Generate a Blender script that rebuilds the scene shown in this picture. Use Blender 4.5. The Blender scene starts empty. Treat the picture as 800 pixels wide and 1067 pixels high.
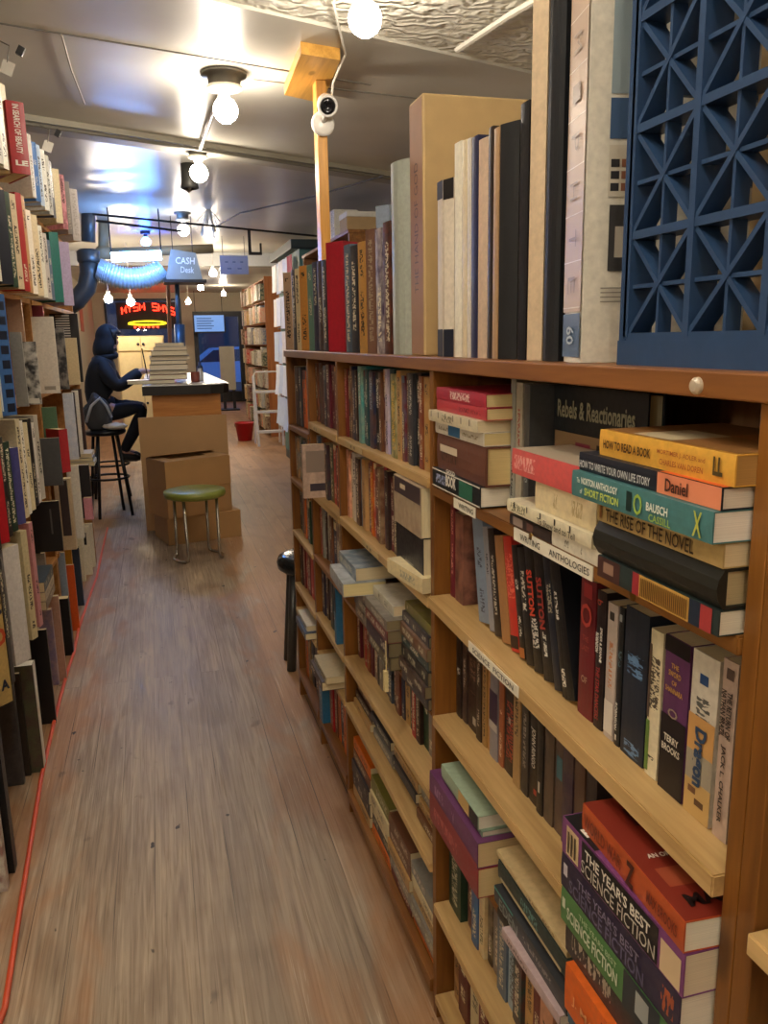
EXPOSURE = 2.05
import bpy, bmesh, math, random
from mathutils import Vector, Matrix, Quaternion
rnd = random.Random(11)
sc = bpy.context.scene
COL = sc.collection
V = Vector
# ------------------------------------------------------------------ camera
F_PX = 845.0
YAW, PIT, ROL = [math.radians(a) for a in (15.4, 12.0, -1.05)]
H = 1.40
fw = V((math.sin(YAW)*math.cos(PIT), math.cos(YAW)*math.cos(PIT), -math.sin(PIT)))
r0 = V((math.cos(YAW), -math.sin(YAW), 0)); u0 = r0.cross(fw)
CR = r0*math.cos(ROL)+u0*math.sin(ROL); CU = -r0*math.sin(ROL)+u0*math.cos(ROL)
EYE = V((0, 0, H))
cam = bpy.data.cameras.new('camera'); camo = bpy.data.objects.new('camera', cam); COL.objects.link(camo)
m = Matrix((CR, CU, -fw)).transposed().to_4x4(); m.translation = EYE
camo.matrix_world = m
cam.sensor_fit = 'VERTICAL'; cam.sensor_height = 36; cam.sensor_width = 36; cam.lens = F_PX/1067*36
cam.clip_start = 0.05; cam.clip_end = 100
sc.camera = camo
def ray(x, y): return CR*((x-400)/F_PX) - CU*((y-533.5)/F_PX) + fw
def onX(x, y, X): d = ray(x, y); return EYE+d*(X/d.x)
def onY(x, y, Y): d = ray(x, y); return EYE+d*(Y/d.y)
def onZ(x, y, Z): d = ray(x, y); return EYE+d*((Z-H)/d.z)
# ------------------------------------------------------------------ colours and materials
def lin(h):
    h = h.lstrip('#'); c = [int(h[i:i+2], 16)/255 for i in (0, 2, 4)]
    return tuple(x/12.92 if x <= .04045 else ((x+.055)/1.055)**2.4 for x in c)
MATS = {}
def nodes(name):
    mt = bpy.data.materials.new(name); mt.use_nodes = True
    nt = mt.node_tree; return mt, nt, nt.nodes['Principled BSDF']
def pm(name, hexc, rough=.5, metal=0, var=.12, scale=30, bump=.0, emit=None, es=0, spec=None, alpha=None, trans=0):
    """painted / plain surface with a little procedural unevenness"""
    if name in MATS: return MATS[name]
    mt, nt, b = nodes(name); c = lin(hexc); L = nt.links.new
    tc = nt.nodes.new('ShaderNodeTexCoord'); n = nt.nodes.new('ShaderNodeTexNoise')
    n.inputs['Scale'].default_value = scale; n.inputs['Detail'].default_value = 4
    L(tc.outputs['Object'], n.inputs['Vector'])
    mx = nt.nodes.new('ShaderNodeMix'); mx.data_type = 'RGBA'
    mx.inputs[6].default_value = tuple(x*(1-var) for x in c)+(1,); mx.inputs[7].default_value = tuple(min(1, x*(1+var)) for x in c)+(1,)
    L(n.outputs['Fac'], mx.inputs[0]); L(mx.outputs[2], b.inputs['Base Color'])
    b.inputs['Roughness'].default_value = rough; b.inputs['Metallic'].default_value = metal
    if bump:
        bp = nt.nodes.new('ShaderNodeBump'); bp.inputs['Strength'].default_value = bump; bp.inputs['Distance'].default_value = .004
        L(n.outputs['Fac'], bp.inputs['Height']); L(bp.outputs['Normal'], b.inputs['Normal'])
    if emit:
        b.inputs['Emission Color'].default_value = lin(emit)+(1,); b.inputs['Emission Strength'].default_value = es
    if trans: b.inputs['Transmission Weight'].default_value = trans
    MATS[name] = mt; return mt
def wood(name, c1, c2, axis='Y', rough=.45, ring=9, knots=True, bump=.15):
    if name in MATS: return MATS[name]
    mt, nt, b = nodes(name); L = nt.links.new; N = nt.nodes.new
    tc = N('ShaderNodeTexCoord'); mp = N('ShaderNodeMapping')
    s = {'X': (1.2, ring*2, ring*2), 'Y': (ring*2, 1.2, ring*2), 'Z': (ring*2, ring*2, 1.2)}[axis]
    mp.inputs['Scale'].default_value = s; L(tc.outputs['Object'], mp.inputs['Vector'])
    oi = N('ShaderNodeObjectInfo'); va = N('ShaderNodeVectorMath'); va.operation = 'ADD'
    mu = N('ShaderNodeMath'); mu.operation = 'MULTIPLY'; mu.inputs[1].default_value = 40
    L(oi.outputs['Random'], mu.inputs[0]); L(mp.outputs['Vector'], va.inputs[0]); L(mu.outputs[0], va.inputs[1])
    n1 = N('ShaderNodeTexNoise'); n1.inputs['Scale'].default_value = 1.6; n1.inputs['Detail'].default_value = 6; n1.inputs['Distortion'].default_value = .6
    n2 = N('ShaderNodeTexNoise'); n2.inputs['Scale'].default_value = 9; n2.inputs['Detail'].default_value = 3
    L(va.outputs[0], n1.inputs['Vector']); L(va.outputs[0], n2.inputs['Vector'])
    ad = N('ShaderNodeMath'); ad.operation = 'MULTIPLY_ADD'; ad.inputs[1].default_value = .35
    L(n2.outputs['Fac'], ad.inputs[0]); L(n1.outputs['Fac'], ad.inputs[2])
    cr = N('ShaderNodeValToRGB'); cr.color_ramp.elements[0].position = .42; cr.color_ramp.elements[1].position = .9
    cr.color_ramp.elements[0].color = lin(c1)+(1,); cr.color_ramp.elements[1].color = lin(c2)+(1,)
    L(ad.outputs[0], cr.inputs['Fac']); out = cr.outputs['Color']
    if knots:
        mk = N('ShaderNodeMapping'); mk.inputs['Scale'].default_value = {'X': (4, 9, 9), 'Y': (9, 4, 9), 'Z': (9, 9, 4)}[axis]; L(tc.outputs['Object'], mk.inputs['Vector'])
        vo = N('ShaderNodeTexVoronoi'); vo.inputs['Scale'].default_value = .8; L(mk.outputs[0], vo.inputs['Vector'])
        mr = N('ShaderNodeMapRange'); mr.interpolation_type = 'SMOOTHSTEP'; mr.inputs[1].default_value = .05; mr.inputs[2].default_value = .13; mr.inputs[3].default_value = .75; mr.inputs[4].default_value = 0; L(vo.outputs['Distance'], mr.inputs[0])
        mx = N('ShaderNodeMix'); mx.data_type = 'RGBA'; L(mr.outputs[0], mx.inputs[0]); L(out, mx.inputs[6]); mx.inputs[7].default_value = tuple(q*.45 for q in lin(c1))+(1,); out = mx.outputs[2]
    L(out, b.inputs['Base Color'])
    b.inputs['Roughness'].default_value = rough
    bp = N('ShaderNodeBump'); bp.inputs['Strength'].default_value = bump; bp.inputs['Distance'].default_value = .002
    L(ad.outputs[0], bp.inputs['Height']); L(bp.outputs['Normal'], b.inputs['Normal'])
    MATS[name] = mt; return mt
def ink(hexc, rough=.4): return pm('ink_'+hexc.strip('#'), hexc, rough, var=.03)
# ------------------------------------------------------------------ object helpers
def link(name, me, mat=None, parent=None):
    o = bpy.data.objects.new(name, me); COL.objects.link(o)
    if mat is not None:
        for q in (mat if isinstance(mat, (list, tuple)) else [mat]): me.materials.append(q)
    if parent is not None: o.parent = parent
    return o
def tag(o, label=None, cat=None, group=None, kind=None):
    if label: o['label'] = label
    if cat: o['category'] = cat
    if group: o['group'] = group
    if kind: o['kind'] = kind
    return o
def empty(name, loc=(0, 0, 0), rz=0, label=None, cat=None, group=None):
    o = bpy.data.objects.new(name, None); COL.objects.link(o); o.location = loc; o.rotation_euler = (0, 0, rz)
    o.empty_display_size = .05
    return tag(o, label, cat, group)
class MB:
    """collects simple shapes into one mesh"""
    def __init__(s): s.bm = bmesh.new(); s.mi = 0
    def _v(s, ps): return [s.bm.verts.new(p) for p in ps]
    def _f(s, vs):
        try: f = s.bm.faces.new(vs); f.material_index = s.mi; return f
        except ValueError: return None
    def box(s, x0, x1, y0, y1, z0, z1, M=None, bev=0):
        ps = [V((x, y, z)) for x in (x0, x1) for y in (y0, y1) for z in (z0, z1)]
        if M is not None: ps = [M @ p for p in ps]
        v = s._v(ps); fs = []
        for f in ((0, 1, 3, 2), (4, 6, 7, 5), (0, 4, 5, 1), (2, 3, 7, 6), (0, 2, 6, 4), (1, 5, 7, 3)):
            fs.append(s._f([v[i] for i in f]))
        if bev:
            es = list({e for f in fs for e in f.edges})
            r = bmesh.ops.bevel(s.bm, geom=es, offset=bev, segments=2, affect='EDGES', profile=.5)
            for f in r['faces']: f.material_index = s.mi
        return s
    def bar(s, a, b, w, d=None, up=(0, 0, 1), bev=0):
        a, b = V(a), V(b); z = (b-a); L = z.length; z.normalize()
        x = V(up).cross(z)
        if x.length < 1e-4: x = V((1, 0, 0)).cross(z)
        x.normalize(); y = z.cross(x); d = d or w
        M = Matrix((x, y, z)).transposed().to_4x4(); M.translation = a
        return s.box(-w/2, w/2, -d/2, d/2, 0, L, M, bev)
    def tube(s, pts, r, n=10, closed=False, caps=True):
        pts = [V(p) for p in pts]; rs = r if isinstance(r, (list, tuple)) else [r]*len(pts)
        rings = []; prev = None; k = len(pts)
        for i, p in enumerate(pts):
            t = (pts[(i+1) % k]-pts[i-1]) if closed else (pts[min(i+1, k-1)]-pts[max(i-1, 0)])
            if t.length < 1e-9: t = V((0, 0, 1))
            t.normalize()
            if prev is None:
                x = t.orthogonal().normalized()
            else:
                x = prev-t*prev.dot(t)
                x = x.normalized() if x.length > 1e-6 else t.orthogonal().normalized()
            prev = x; y = t.cross(x)
            rings.append(s._v([p+(x*math.cos(2*math.pi*j/n)+y*math.sin(2*math.pi*j/n))*rs[i] for j in range(n)]))
        for i in range(k if closed else k-1):
            a, b = rings[i], rings[(i+1) % k]
            for j in range(n): s._f([a[j], a[(j+1) % n], b[(j+1) % n], b[j]])
        if caps and not closed: s._f(rings[0][::-1]); s._f(rings[-1])
        return s
    def lathe(s, prof, n=24, M=None, cap=True):
        rings = []
        for (r, z) in prof:
            ps = [V((r*math.cos(2*math.pi*j/n), r*math.sin(2*math.pi*j/n), z)) for j in range(n)]
            if M is not None: ps = [M @ p for p in ps]
            rings.append(s._v(ps))
        for a, b in zip(rings, rings[1:]):
            for j in range(n): s._f([a[j], a[(j+1) % n], b[(j+1) % n], b[j]])
        if cap: s._f(rings[0][::-1]); s._f(rings[-1])
        return s
    def prism(s, poly, z0, z1, M=None):
        lo = [V((x, y, z0)) for x, y in poly]; hi = [V((x, y, z1)) for x, y in poly]
        if M is not None: lo = [M @ p for p in lo]; hi = [M @ p for p in hi]
        lo, hi = s._v(lo), s._v(hi); k = len(poly)
        for i in range(k): s._f([lo[i], lo[(i+1) % k], hi[(i+1) % k], hi[i]])
        s._f(lo[::-1]); s._f(hi); return s
    def poly(s, pts): s._f(s._v([V(p) for p in pts])); return s
    def build(s, name, mat, parent=None, smooth=False):
        bmesh.ops.recalc_face_normals(s.bm, faces=s.bm.faces[:])
        me = bpy.data.meshes.new(name); s.bm.to_mesh(me); s.bm.free()
        if smooth:
            for p in me.polygons: p.use_smooth = True
        return link(name, me, mat, parent)
def struct(o): o['kind'] = 'structure'; return o
# text outlines -------------------------------------------------------------
TXT = {}
def text_polys(s, bold=.0):
    k = (s, bold)
    if k not in TXT:
        cu = bpy.data.curves.new('t', 'FONT'); cu.body = s; cu.offset = bold; cu.resolution_u = 2
        o = bpy.data.objects.new('t', cu); COL.objects.link(o)
        dg = bpy.context.evaluated_depsgraph_get(); me = bpy.data.meshes.new_from_object(o.evaluated_get(dg))
        vs = [v.co.copy() for v in me.vertices]; fs = [list(p.vertices) for p in me.polygons]
        bpy.data.objects.remove(o); bpy.data.curves.remove(cu); bpy.data.meshes.remove(me)
        x0 = min(v.x for v in vs); x1 = max(v.x for v in vs); y0 = min(v.y for v in vs); y1 = max(v.y for v in vs)
        TXT[k] = ([((v.x-x0)/(x1-x0)-.5, (v.y-y0)/max(1e-6, y1-y0)-.5) for v in vs], fs)
    return TXT[k]
def text_into(mb, s, c, ex, ey, L, Hh, bold=.0):
    vs, fs = text_polys(s, bold); c, ex, ey = V(c), V(ex), V(ey)
    bv = mb._v([c+ex*(x*L)+ey*(y*Hh) for x, y in vs])
    for f in fs: mb._f([bv[i] for i in f])
# ------------------------------------------------------------------ book materials
def cover_material():
    mt, nt, b = nodes('book_cover'); L = nt.links.new; N = nt.nodes.new
    def attr(n): a = N('ShaderNodeAttribute'); a.attribute_type = 'OBJECT'; a.attribute_name = n; return a
    def math_(op, a, b_=None, c_=None):
        q = N('ShaderNodeMath'); q.operation = op
        for i, w in enumerate((a, b_, c_)):
            if w is None: continue
            if isinstance(w, (int, float)): q.inputs[i].default_value = w
            else: L(w, q.inputs[i])
        return q.outputs[0]
    def mix(f, a, b_):
        q = N('ShaderNodeMix'); q.data_type = 'RGBA'; L(f, q.inputs[0]); L(a, q.inputs[6]); L(b_, q.inputs[7]); return q.outputs[2]
    cov, acc, sty, sd = attr('cov'), attr('acc'), attr('sty'), attr('seed')
    st = N('ShaderNodeSeparateXYZ'); L(sty.outputs['Vector'], st.inputs[0])
    uv = N('ShaderNodeUVMap'); uv.uv_map = 'UVMap'; su = N('ShaderNodeSeparateXYZ'); L(uv.outputs[0], su.inputs[0])
    u, v = su.outputs[0], su.outputs[1]
    def cmb(x, y, z):
        q = N('ShaderNodeCombineXYZ')
        for i, w in enumerate((x, y, z)):
            if isinstance(w, (int, float)): q.inputs[i].default_value = w
            else: L(w, q.inputs[i])
        return q.outputs[0]
    def noise(vec, scale, det=2):
        q = N('ShaderNodeTexNoise'); q.inputs['Scale'].default_value = scale; q.inputs['Detail'].default_value = det; L(vec, q.inputs['Vector']); return q.outputs['Fac']
    seed = math_('MULTIPLY', sd.outputs['Fac'], 53.0)
    # spine lettering: small strokes inside word blocks
    strokes = math_('GREATER_THAN', noise(cmb(math_('MULTIPLY', u, 4.0), math_('MULTIPLY', v, 60.0), seed), 1.0, 1), .5)
    words_ = math_('GREATER_THAN', noise(cmb(3.3, math_('MULTIPLY', v, 3.4), seed), 1.0, 0), .47)
    rg = N('ShaderNodeSeparateXYZ'); L(attr('rng').outputs['Vector'], rg.inputs[0])
    inu = math_('LESS_THAN', math_('ABSOLUTE', math_('SUBTRACT', u, .5)), rg.outputs[2])
    inv = math_('MULTIPLY', math_('GREATER_THAN', v, rg.outputs[0]), math_('LESS_THAN', v, rg.outputs[1]))
    title = math_('MULTIPLY', math_('MULTIPLY', strokes, words_), math_('MULTIPLY', math_('MULTIPLY', inu, inv), st.outputs[0]))
    spine = math_('MULTIPLY', math_('GREATER_THAN', u, -.001), math_('LESS_THAN', u, 1.001))
    band = math_('MULTIPLY', math_('GREATER_THAN', v, math_('SUBTRACT', 1.0, st.outputs[1])), spine)
    tc = N('ShaderNodeTexCoord')
    va = N('ShaderNodeVectorMath'); va.operation = 'ADD'; L(tc.outputs['Object'], va.inputs[0]); L(cmb(seed, seed, seed), va.inputs[1])
    pic = noise(va.outputs[0], 34, 5)
    cr = N('ShaderNodeValToRGB'); e = cr.color_ramp.elements; e[0].position = .38; e[1].position = .62
    e[0].color = (0, 0, 0, 1); e[1].color = (1, 1, 1, 1); L(pic, cr.inputs[0])
    base = mix(math_('MULTIPLY', cr.outputs[0], st.outputs[2]), cov.outputs['Color'], acc.outputs['Color'])
    base = mix(band, base, acc.outputs['Color'])
    base = mix(title, base, attr('ttl').outputs['Color'])
    wear = noise(va.outputs[0], 120, 3)
    hv = N('ShaderNodeHueSaturation'); L(base, hv.inputs['Color']); L(math_('MULTIPLY_ADD', wear, .5, .75), hv.inputs['Value'])
    L(hv.outputs[0], b.inputs['Base Color'])
    L(math_('MULTIPLY_ADD', wear, .3, .26), b.inputs['Roughness'])
    return mt
COVER = cover_material()
def page_material():
    mt, nt, b = nodes('page_edges'); L = nt.links.new; N = nt.nodes.new
    tc = N('ShaderNodeTexCoord'); mp = N('ShaderNodeMapping'); mp.inputs['Scale'].default_value = (6, 900, 6); L(tc.outputs['Object'], mp.inputs['Vector'])
    n = N('ShaderNodeTexNoise'); n.inputs['Scale'].default_value = 1; n.inputs['Detail'].default_value = 2; L(mp.outputs[0], n.inputs['Vector'])
    a = N('ShaderNodeAttribute'); a.attribute_type = 'OBJECT'; a.attribute_name = 'cov'
    hv = N('ShaderNodeHueSaturation'); L(a.outputs['Color'], hv.inputs['Color'])
    mm = N('ShaderNodeMath'); mm.operation = 'MULTIPLY_ADD'; mm.inputs[1].default_value = .5; mm.inputs[2].default_value = .72; L(n.outputs['Fac'], mm.inputs[0])
    L(mm.outputs[0], hv.inputs['Value']); L(hv.outputs[0], b.inputs['Base Color']); b.inputs['Roughness'].default_value = .8
    return mt
PAGES = page_material()
CN = {'black': '1b1b1d', 'charcoal': '34343a', 'dark brown': '3a2620', 'brown': '6b4630', 'dark red': '6b1f22', 'maroon': '5c1a28', 'red': 'b32a2c',
      'crimson': '9c1c34', 'orange': 'd2691f', 'tan': 'b8935f', 'ochre': 'bd8438', 'yellow': 'd9b23c', 'cream': 'd9caa2', 'white': 'e2ddd0', 'pale grey': 'b9b6ac',
      'grey': '85827b', 'slate blue': '5a6b82', 'navy': '232c48', 'blue': '3767a0', 'pale blue': '9fb4c6', 'teal': '357f80', 'dark teal': '24474c', 'green': '4f7f52',
      'dark green': '23402f', 'olive': '767338', 'purple': '5b3668', 'lavender': 'b0a3c4', 'pink': 'd08a92', 'peach': 'dfa586', 'dark blue': '2b3f6b'}
def jit(c, a=.12):
    k = 1+rnd.uniform(-a, a); return tuple(max(0, min(1, x*k*(1+rnd.uniform(-a, a)*.4))) for x in c)
NBOOK = 0
READ = {'BOOK', 'GOLD', 'Rebels & Reactionaries', 'To Show and to Tell', 'THE RISE OF THE NOVEL', 'NORTON ANTHOLOGY', 'SHORT FICTION', 'The', 'of', 'O', 'BAUSCH', 'CASSILL', 'X',
        'HOW TO WRITE YOUR OWN LIFE STORY', 'Daniel', 'HOW TO READ A BOOK', 'MORTIMER J. ADLER and', 'CHARLES VAN DOREN', 'LL', 'SPIDER & JEANNE', 'ROBINSON', 'THE STAR DANCERS',
        'SUTTON', 'THE', 'SWORD', 'OF', 'SHANNARA', 'TERRY', 'BROOKS', 'Dragon', 'THE RETURN OF', 'NATHAN BRAZIL', 'JACK L. CHALKER', 'JOHN RINGO', 'EDEN', 'SCIENCE FICTION',
        'THE YEARS BEST', "THE YEAR'S BEST", 'FUTU', 'WORLD WAR', 'Z', 'MAX BROOKS', 'AN ORAL HISTORY', 'MAX', 'THE SE', 'IN SEARCH OF BEAUTY', 'THE HAND OF GOD', 'LE', 'LAST', 'S', 'b', 'III', '- -', '--',
        'M', 'I', 'P', 'H', 'T', 'E', '60', 'A', 'C', 'J. MARS', 'IIIIIIIIIIIIIIIIIIIIIIIII'}
def book(name, w, h, d, M, cov, label, group=None, acc=None, ttl=None, title=1.0, band=0.0, pic=0.0, paper='d8c8a0', hard=False, pages=True,
         titles=(), cat='book', bulge=None, exact=False, tcov=None):
    """a book: local X into its depth from the spine, Y across its thickness, Z along its height, origin at the spine's foot"""
    global NBOOK; NBOOK += 1
    worn = [t for t in titles if t[1] and t[1] not in READ]; titles = [t for t in titles if not t[1] or t[1] in READ]
    ws = [t for t in worn if t[0] in 'su']; rng = [.1, .93, .23]
    if ws:   # lettering too worn to read
        title = 1.0; ttl = ttl or ws[0][6]; rng = [1-max(t[3] for t in ws), 1-min(t[2] for t in ws), max(abs(t[4])+t[5]/2 for t in ws)]
    tc = tcov or (.0026 if hard else .0011); tc = min(tc, w*.2); bu = (.0022 if hard else .0008) if bulge is None else bulge
    hd = .003 if hard else .0
    bm = bmesh.new(); uvl = bm.loops.layers.uv.new('UVMap')
    ns = 5
    prof = [(d, -w/2, 2.0)]+[(-bu*(1-(2*k/(ns-1)-1)**2), w*(k/(ns-1)-.5), k/(ns-1)) for k in range(ns)]+[(d, w/2, 3.0)]
    inner = [(d, w/2-tc), (tc, w/2-tc), (tc, -w/2+tc), (d, -w/2+tc)]
    P = [(p[0], p[1]) for p in prof]+inner
    lo = [bm.verts.new((x, y, 0)) for x, y in P]; hi = [bm.verts.new((x, y, h)) for x, y in P]; n = len(P)
    for i in range(n):
        j = (i+1) % n; f = bm.faces.new((lo[i], lo[j], hi[j], hi[i]))
        if i == 0: us = (2.0, 1.01, 1.01, 2.0)
        elif 1 <= i < ns: us = ((i-1)/(ns-1), i/(ns-1), i/(ns-1), (i-1)/(ns-1))
        elif i == ns: us = (2.01, 3.0, 3.0, 2.01)
        else: us = (-1,)*4
        for l, uu, vv in zip(f.loops, us, (0, 0, 1, 1)): l[uvl].uv = (uu, vv)
    for ring in (lo[::-1], hi):
        f = bm.faces.new(ring)
        for l in f.loops: l[uvl].uv = (-1, .5)
    if not pages:
        ps = [bm.verts.new((x, y, z)) for x in (tc, d-hd-.001) for y in (-w/2+tc*.6, w/2-tc*.6) for z in (hd+.0006, h-hd-.0006)]
        for f in ((4, 6, 7, 5), (0, 2, 6, 4), (1, 5, 7, 3)):
            q = bm.faces.new([ps[i] for i in f]); q.material_index = 1
            for l in q.loops: l[uvl].uv = (-1, .5)
    bmesh.ops.recalc_face_normals(bm, faces=bm.faces[:])
    me = bpy.data.meshes.new(name); bm.to_mesh(me); bm.free()
    o = link(name, me, [COVER] if pages else [COVER, pm('aged_paper', 'cdbf9a', .85)])
    o.matrix_world = M
    c = lin(CN.get(cov, cov)); c = c if exact else jit(c)
    o['cov'] = list(c)
    a = lin(CN.get(acc, acc)) if acc else (jit(lin('d8cfb4')) if sum(c) < .7 else jit(lin('33281f')))
    o['acc'] = list(a)
    t = lin(CN.get(ttl, ttl)) if ttl else (jit(lin('d8cfb4')) if sum(c) < .7 else jit(lin('33281f')))
    o['ttl'] = list(t); o['sty'] = [float(title), float(band), float(pic)]; o['seed'] = rnd.random(); o['rng'] = [float(q) for q in rng]
    tag(o, label, cat, group)
    if pages:
        bm = MB(); bm.box(tc, d-hd-.0008, -w/2+tc*1.02, w/2-tc*1.02, hd+.0008, h-hd-.0008)
        p = bm.build('page_block', PAGES, o); p['cov'] = list(jit(lin(paper), .06)); p['label'] = 'cream page edges'
    letter(o, w, h, d, bu, titles)
    return o
def letter(o, w, h, d, bu, titles):
    by = {}
    for t in titles: by.setdefault(t[6], []).append(t)
    for colr, ts in by.items():
        mb = MB()
        for (mode, s, a, b_, c_, cap, _c, *rest) in ts:
            off = .0003+.00006*titles.index((mode, s, a, b_, c_, cap, _c, *rest)) if mode in 'pqg' else .0018
            bold = (rest[0] if rest else .0)+.012
            if mode == 's':      # along the spine, head to tail
                text_into(mb, s, (-bu-off, -c_*w, h*(1-(a+b_)/2)), (0, 0, -1), (0, -1, 0), (b_-a)*h, cap*w, bold)
            elif mode == 'u':    # along the spine, foot to head
                text_into(mb, s, (-bu-off, -c_*w, h*(1-(a+b_)/2)), (0, 0, 1), (0, 1, 0), (b_-a)*h, cap*w, bold)
            elif mode == 'h':    # across the spine
                text_into(mb, s, (-bu-off, -c_*w, h*(1-a)), (0, -1, 0), (0, 0, 1), cap*w, b_*h, bold)
            elif mode == 'c':    # on the front cover
                text_into(mb, s, (d*(a+b_)/2, -w/2-off, c_*h), (1, 0, 0), (0, 0, 1), (b_-a)*d, cap*h, bold)
            elif mode == 'k':    # on the back cover
                text_into(mb, s, (d*(a+b_)/2, w/2+off, c_*h), (-1, 0, 0), (0, 0, 1), (b_-a)*d, cap*h, bold)
            elif mode == 'p':    # plain patch on the spine: a..b along, centre c, cap width
                x = -bu-off; mb.poly([(x, -c_*w-cap*w/2, h*(1-a)), (x, -c_*w+cap*w/2, h*(1-a)), (x, -c_*w+cap*w/2, h*(1-b_)), (x, -c_*w-cap*w/2, h*(1-b_))])
            elif mode == 'q':    # plain patch on the front cover
                y = -w/2-off; mb.poly([(d*a, y, h*(c_-cap/2)), (d*b_, y, h*(c_-cap/2)), (d*b_, y, h*(c_+cap/2)), (d*a, y, h*(c_+cap/2))])
            elif mode == 'g':    # plain patch on the back cover
                y = w/2+off; mb.poly([(d*a, y, h*(c_-cap/2)), (d*b_, y, h*(c_-cap/2)), (d*b_, y, h*(c_+cap/2)), (d*a, y, h*(c_+cap/2))])
        mb.build('cover_print' if all(t[0] in 'pqg' for t in ts) else 'title_lettering', ink(colr), o)
def frame(ex, ey, ez, loc):
    M = Matrix((V(ex), V(ey), V(ez))).transposed().to_4x4(); M.translation = V(loc); return M
def stand(X, Y, z, lean=0.0, turn=0.0):
    """standing on the right-hand shelves, spine towards the aisle; lean tips the head to the far side"""
    M = Matrix.Translation((X, Y, z)) @ Matrix.Rotation(turn, 4, 'Z') @ Matrix.Rotation(-lean, 4, 'X'); return M
def flat(X, Y0, z, w, rot=0.0):
    """lying, spine towards the aisle, head at the far end; Y0 is the tail end, z the underside"""
    return Matrix.Translation((X, Y0, z+w/2)) @ Matrix.Rotation(rot, 4, 'Z') @ frame((1, 0, 0), (0, 0, -1), (0, 1, 0), (0, 0, 0))
ORD = ['zeroth', 'first', 'second', 'third', 'fourth', 'fifth', 'sixth', 'seventh', 'eighth', 'ninth', 'tenth', 'eleventh', 'twelfth', 'thirteenth', 'fourteenth', 'fifteenth',
       'sixteenth', 'seventeenth', 'eighteenth', 'nineteenth', 'twentieth', 'twenty-first', 'twenty-second', 'twenty-third', 'twenty-fourth', 'twenty-fifth', 'twenty-sixth',
       'twenty-seventh', 'twenty-eighth', 'twenty-ninth', 'thirtieth', 'thirty-first', 'thirty-second', 'thirty-third', 'thirty-fourth']
def row(Y1, Y0, zf, X, cols, where, anchor, group, hr=(.168, .19), d=.11, kind='paperback', pages=False, start=1, tr=(.018, .036), lean=0.0):
    """a packed row from its far end Y1 to its near end Y0"""
    ts = [rnd.uniform(*tr) for _ in cols]; k = (Y1-Y0)/sum(ts); y = Y1; out = []
    for i, c in enumerate(cols):
        t = ts[i]*k; ttl = None
        if isinstance(c, tuple): c, ttl = c
        h = rnd.uniform(*hr)
        xx = X+rnd.uniform(-.004, .008); yy = y-t/2
        o = book(kind, t*.965, h, d*rnd.uniform(.95, 1.0), stand(xx, yy, zf(yy) if callable(zf) else zf, lean), c,
                 f'{c} {kind} {where}, {ORD[start+i]} from {anchor}', group, ttl=ttl, title=rnd.choice((1, 1, .9)),
                 band=rnd.choice((0, 0, 0, .08, .15)), pic=rnd.choice((0, 0, .3, .6)), pages=pages,
                 acc=rnd.choice(('dark red', 'brown', 'slate blue', 'ochre', 'cream', 'charcoal')))
        y -= t; out.append(o)
    return out
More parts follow.
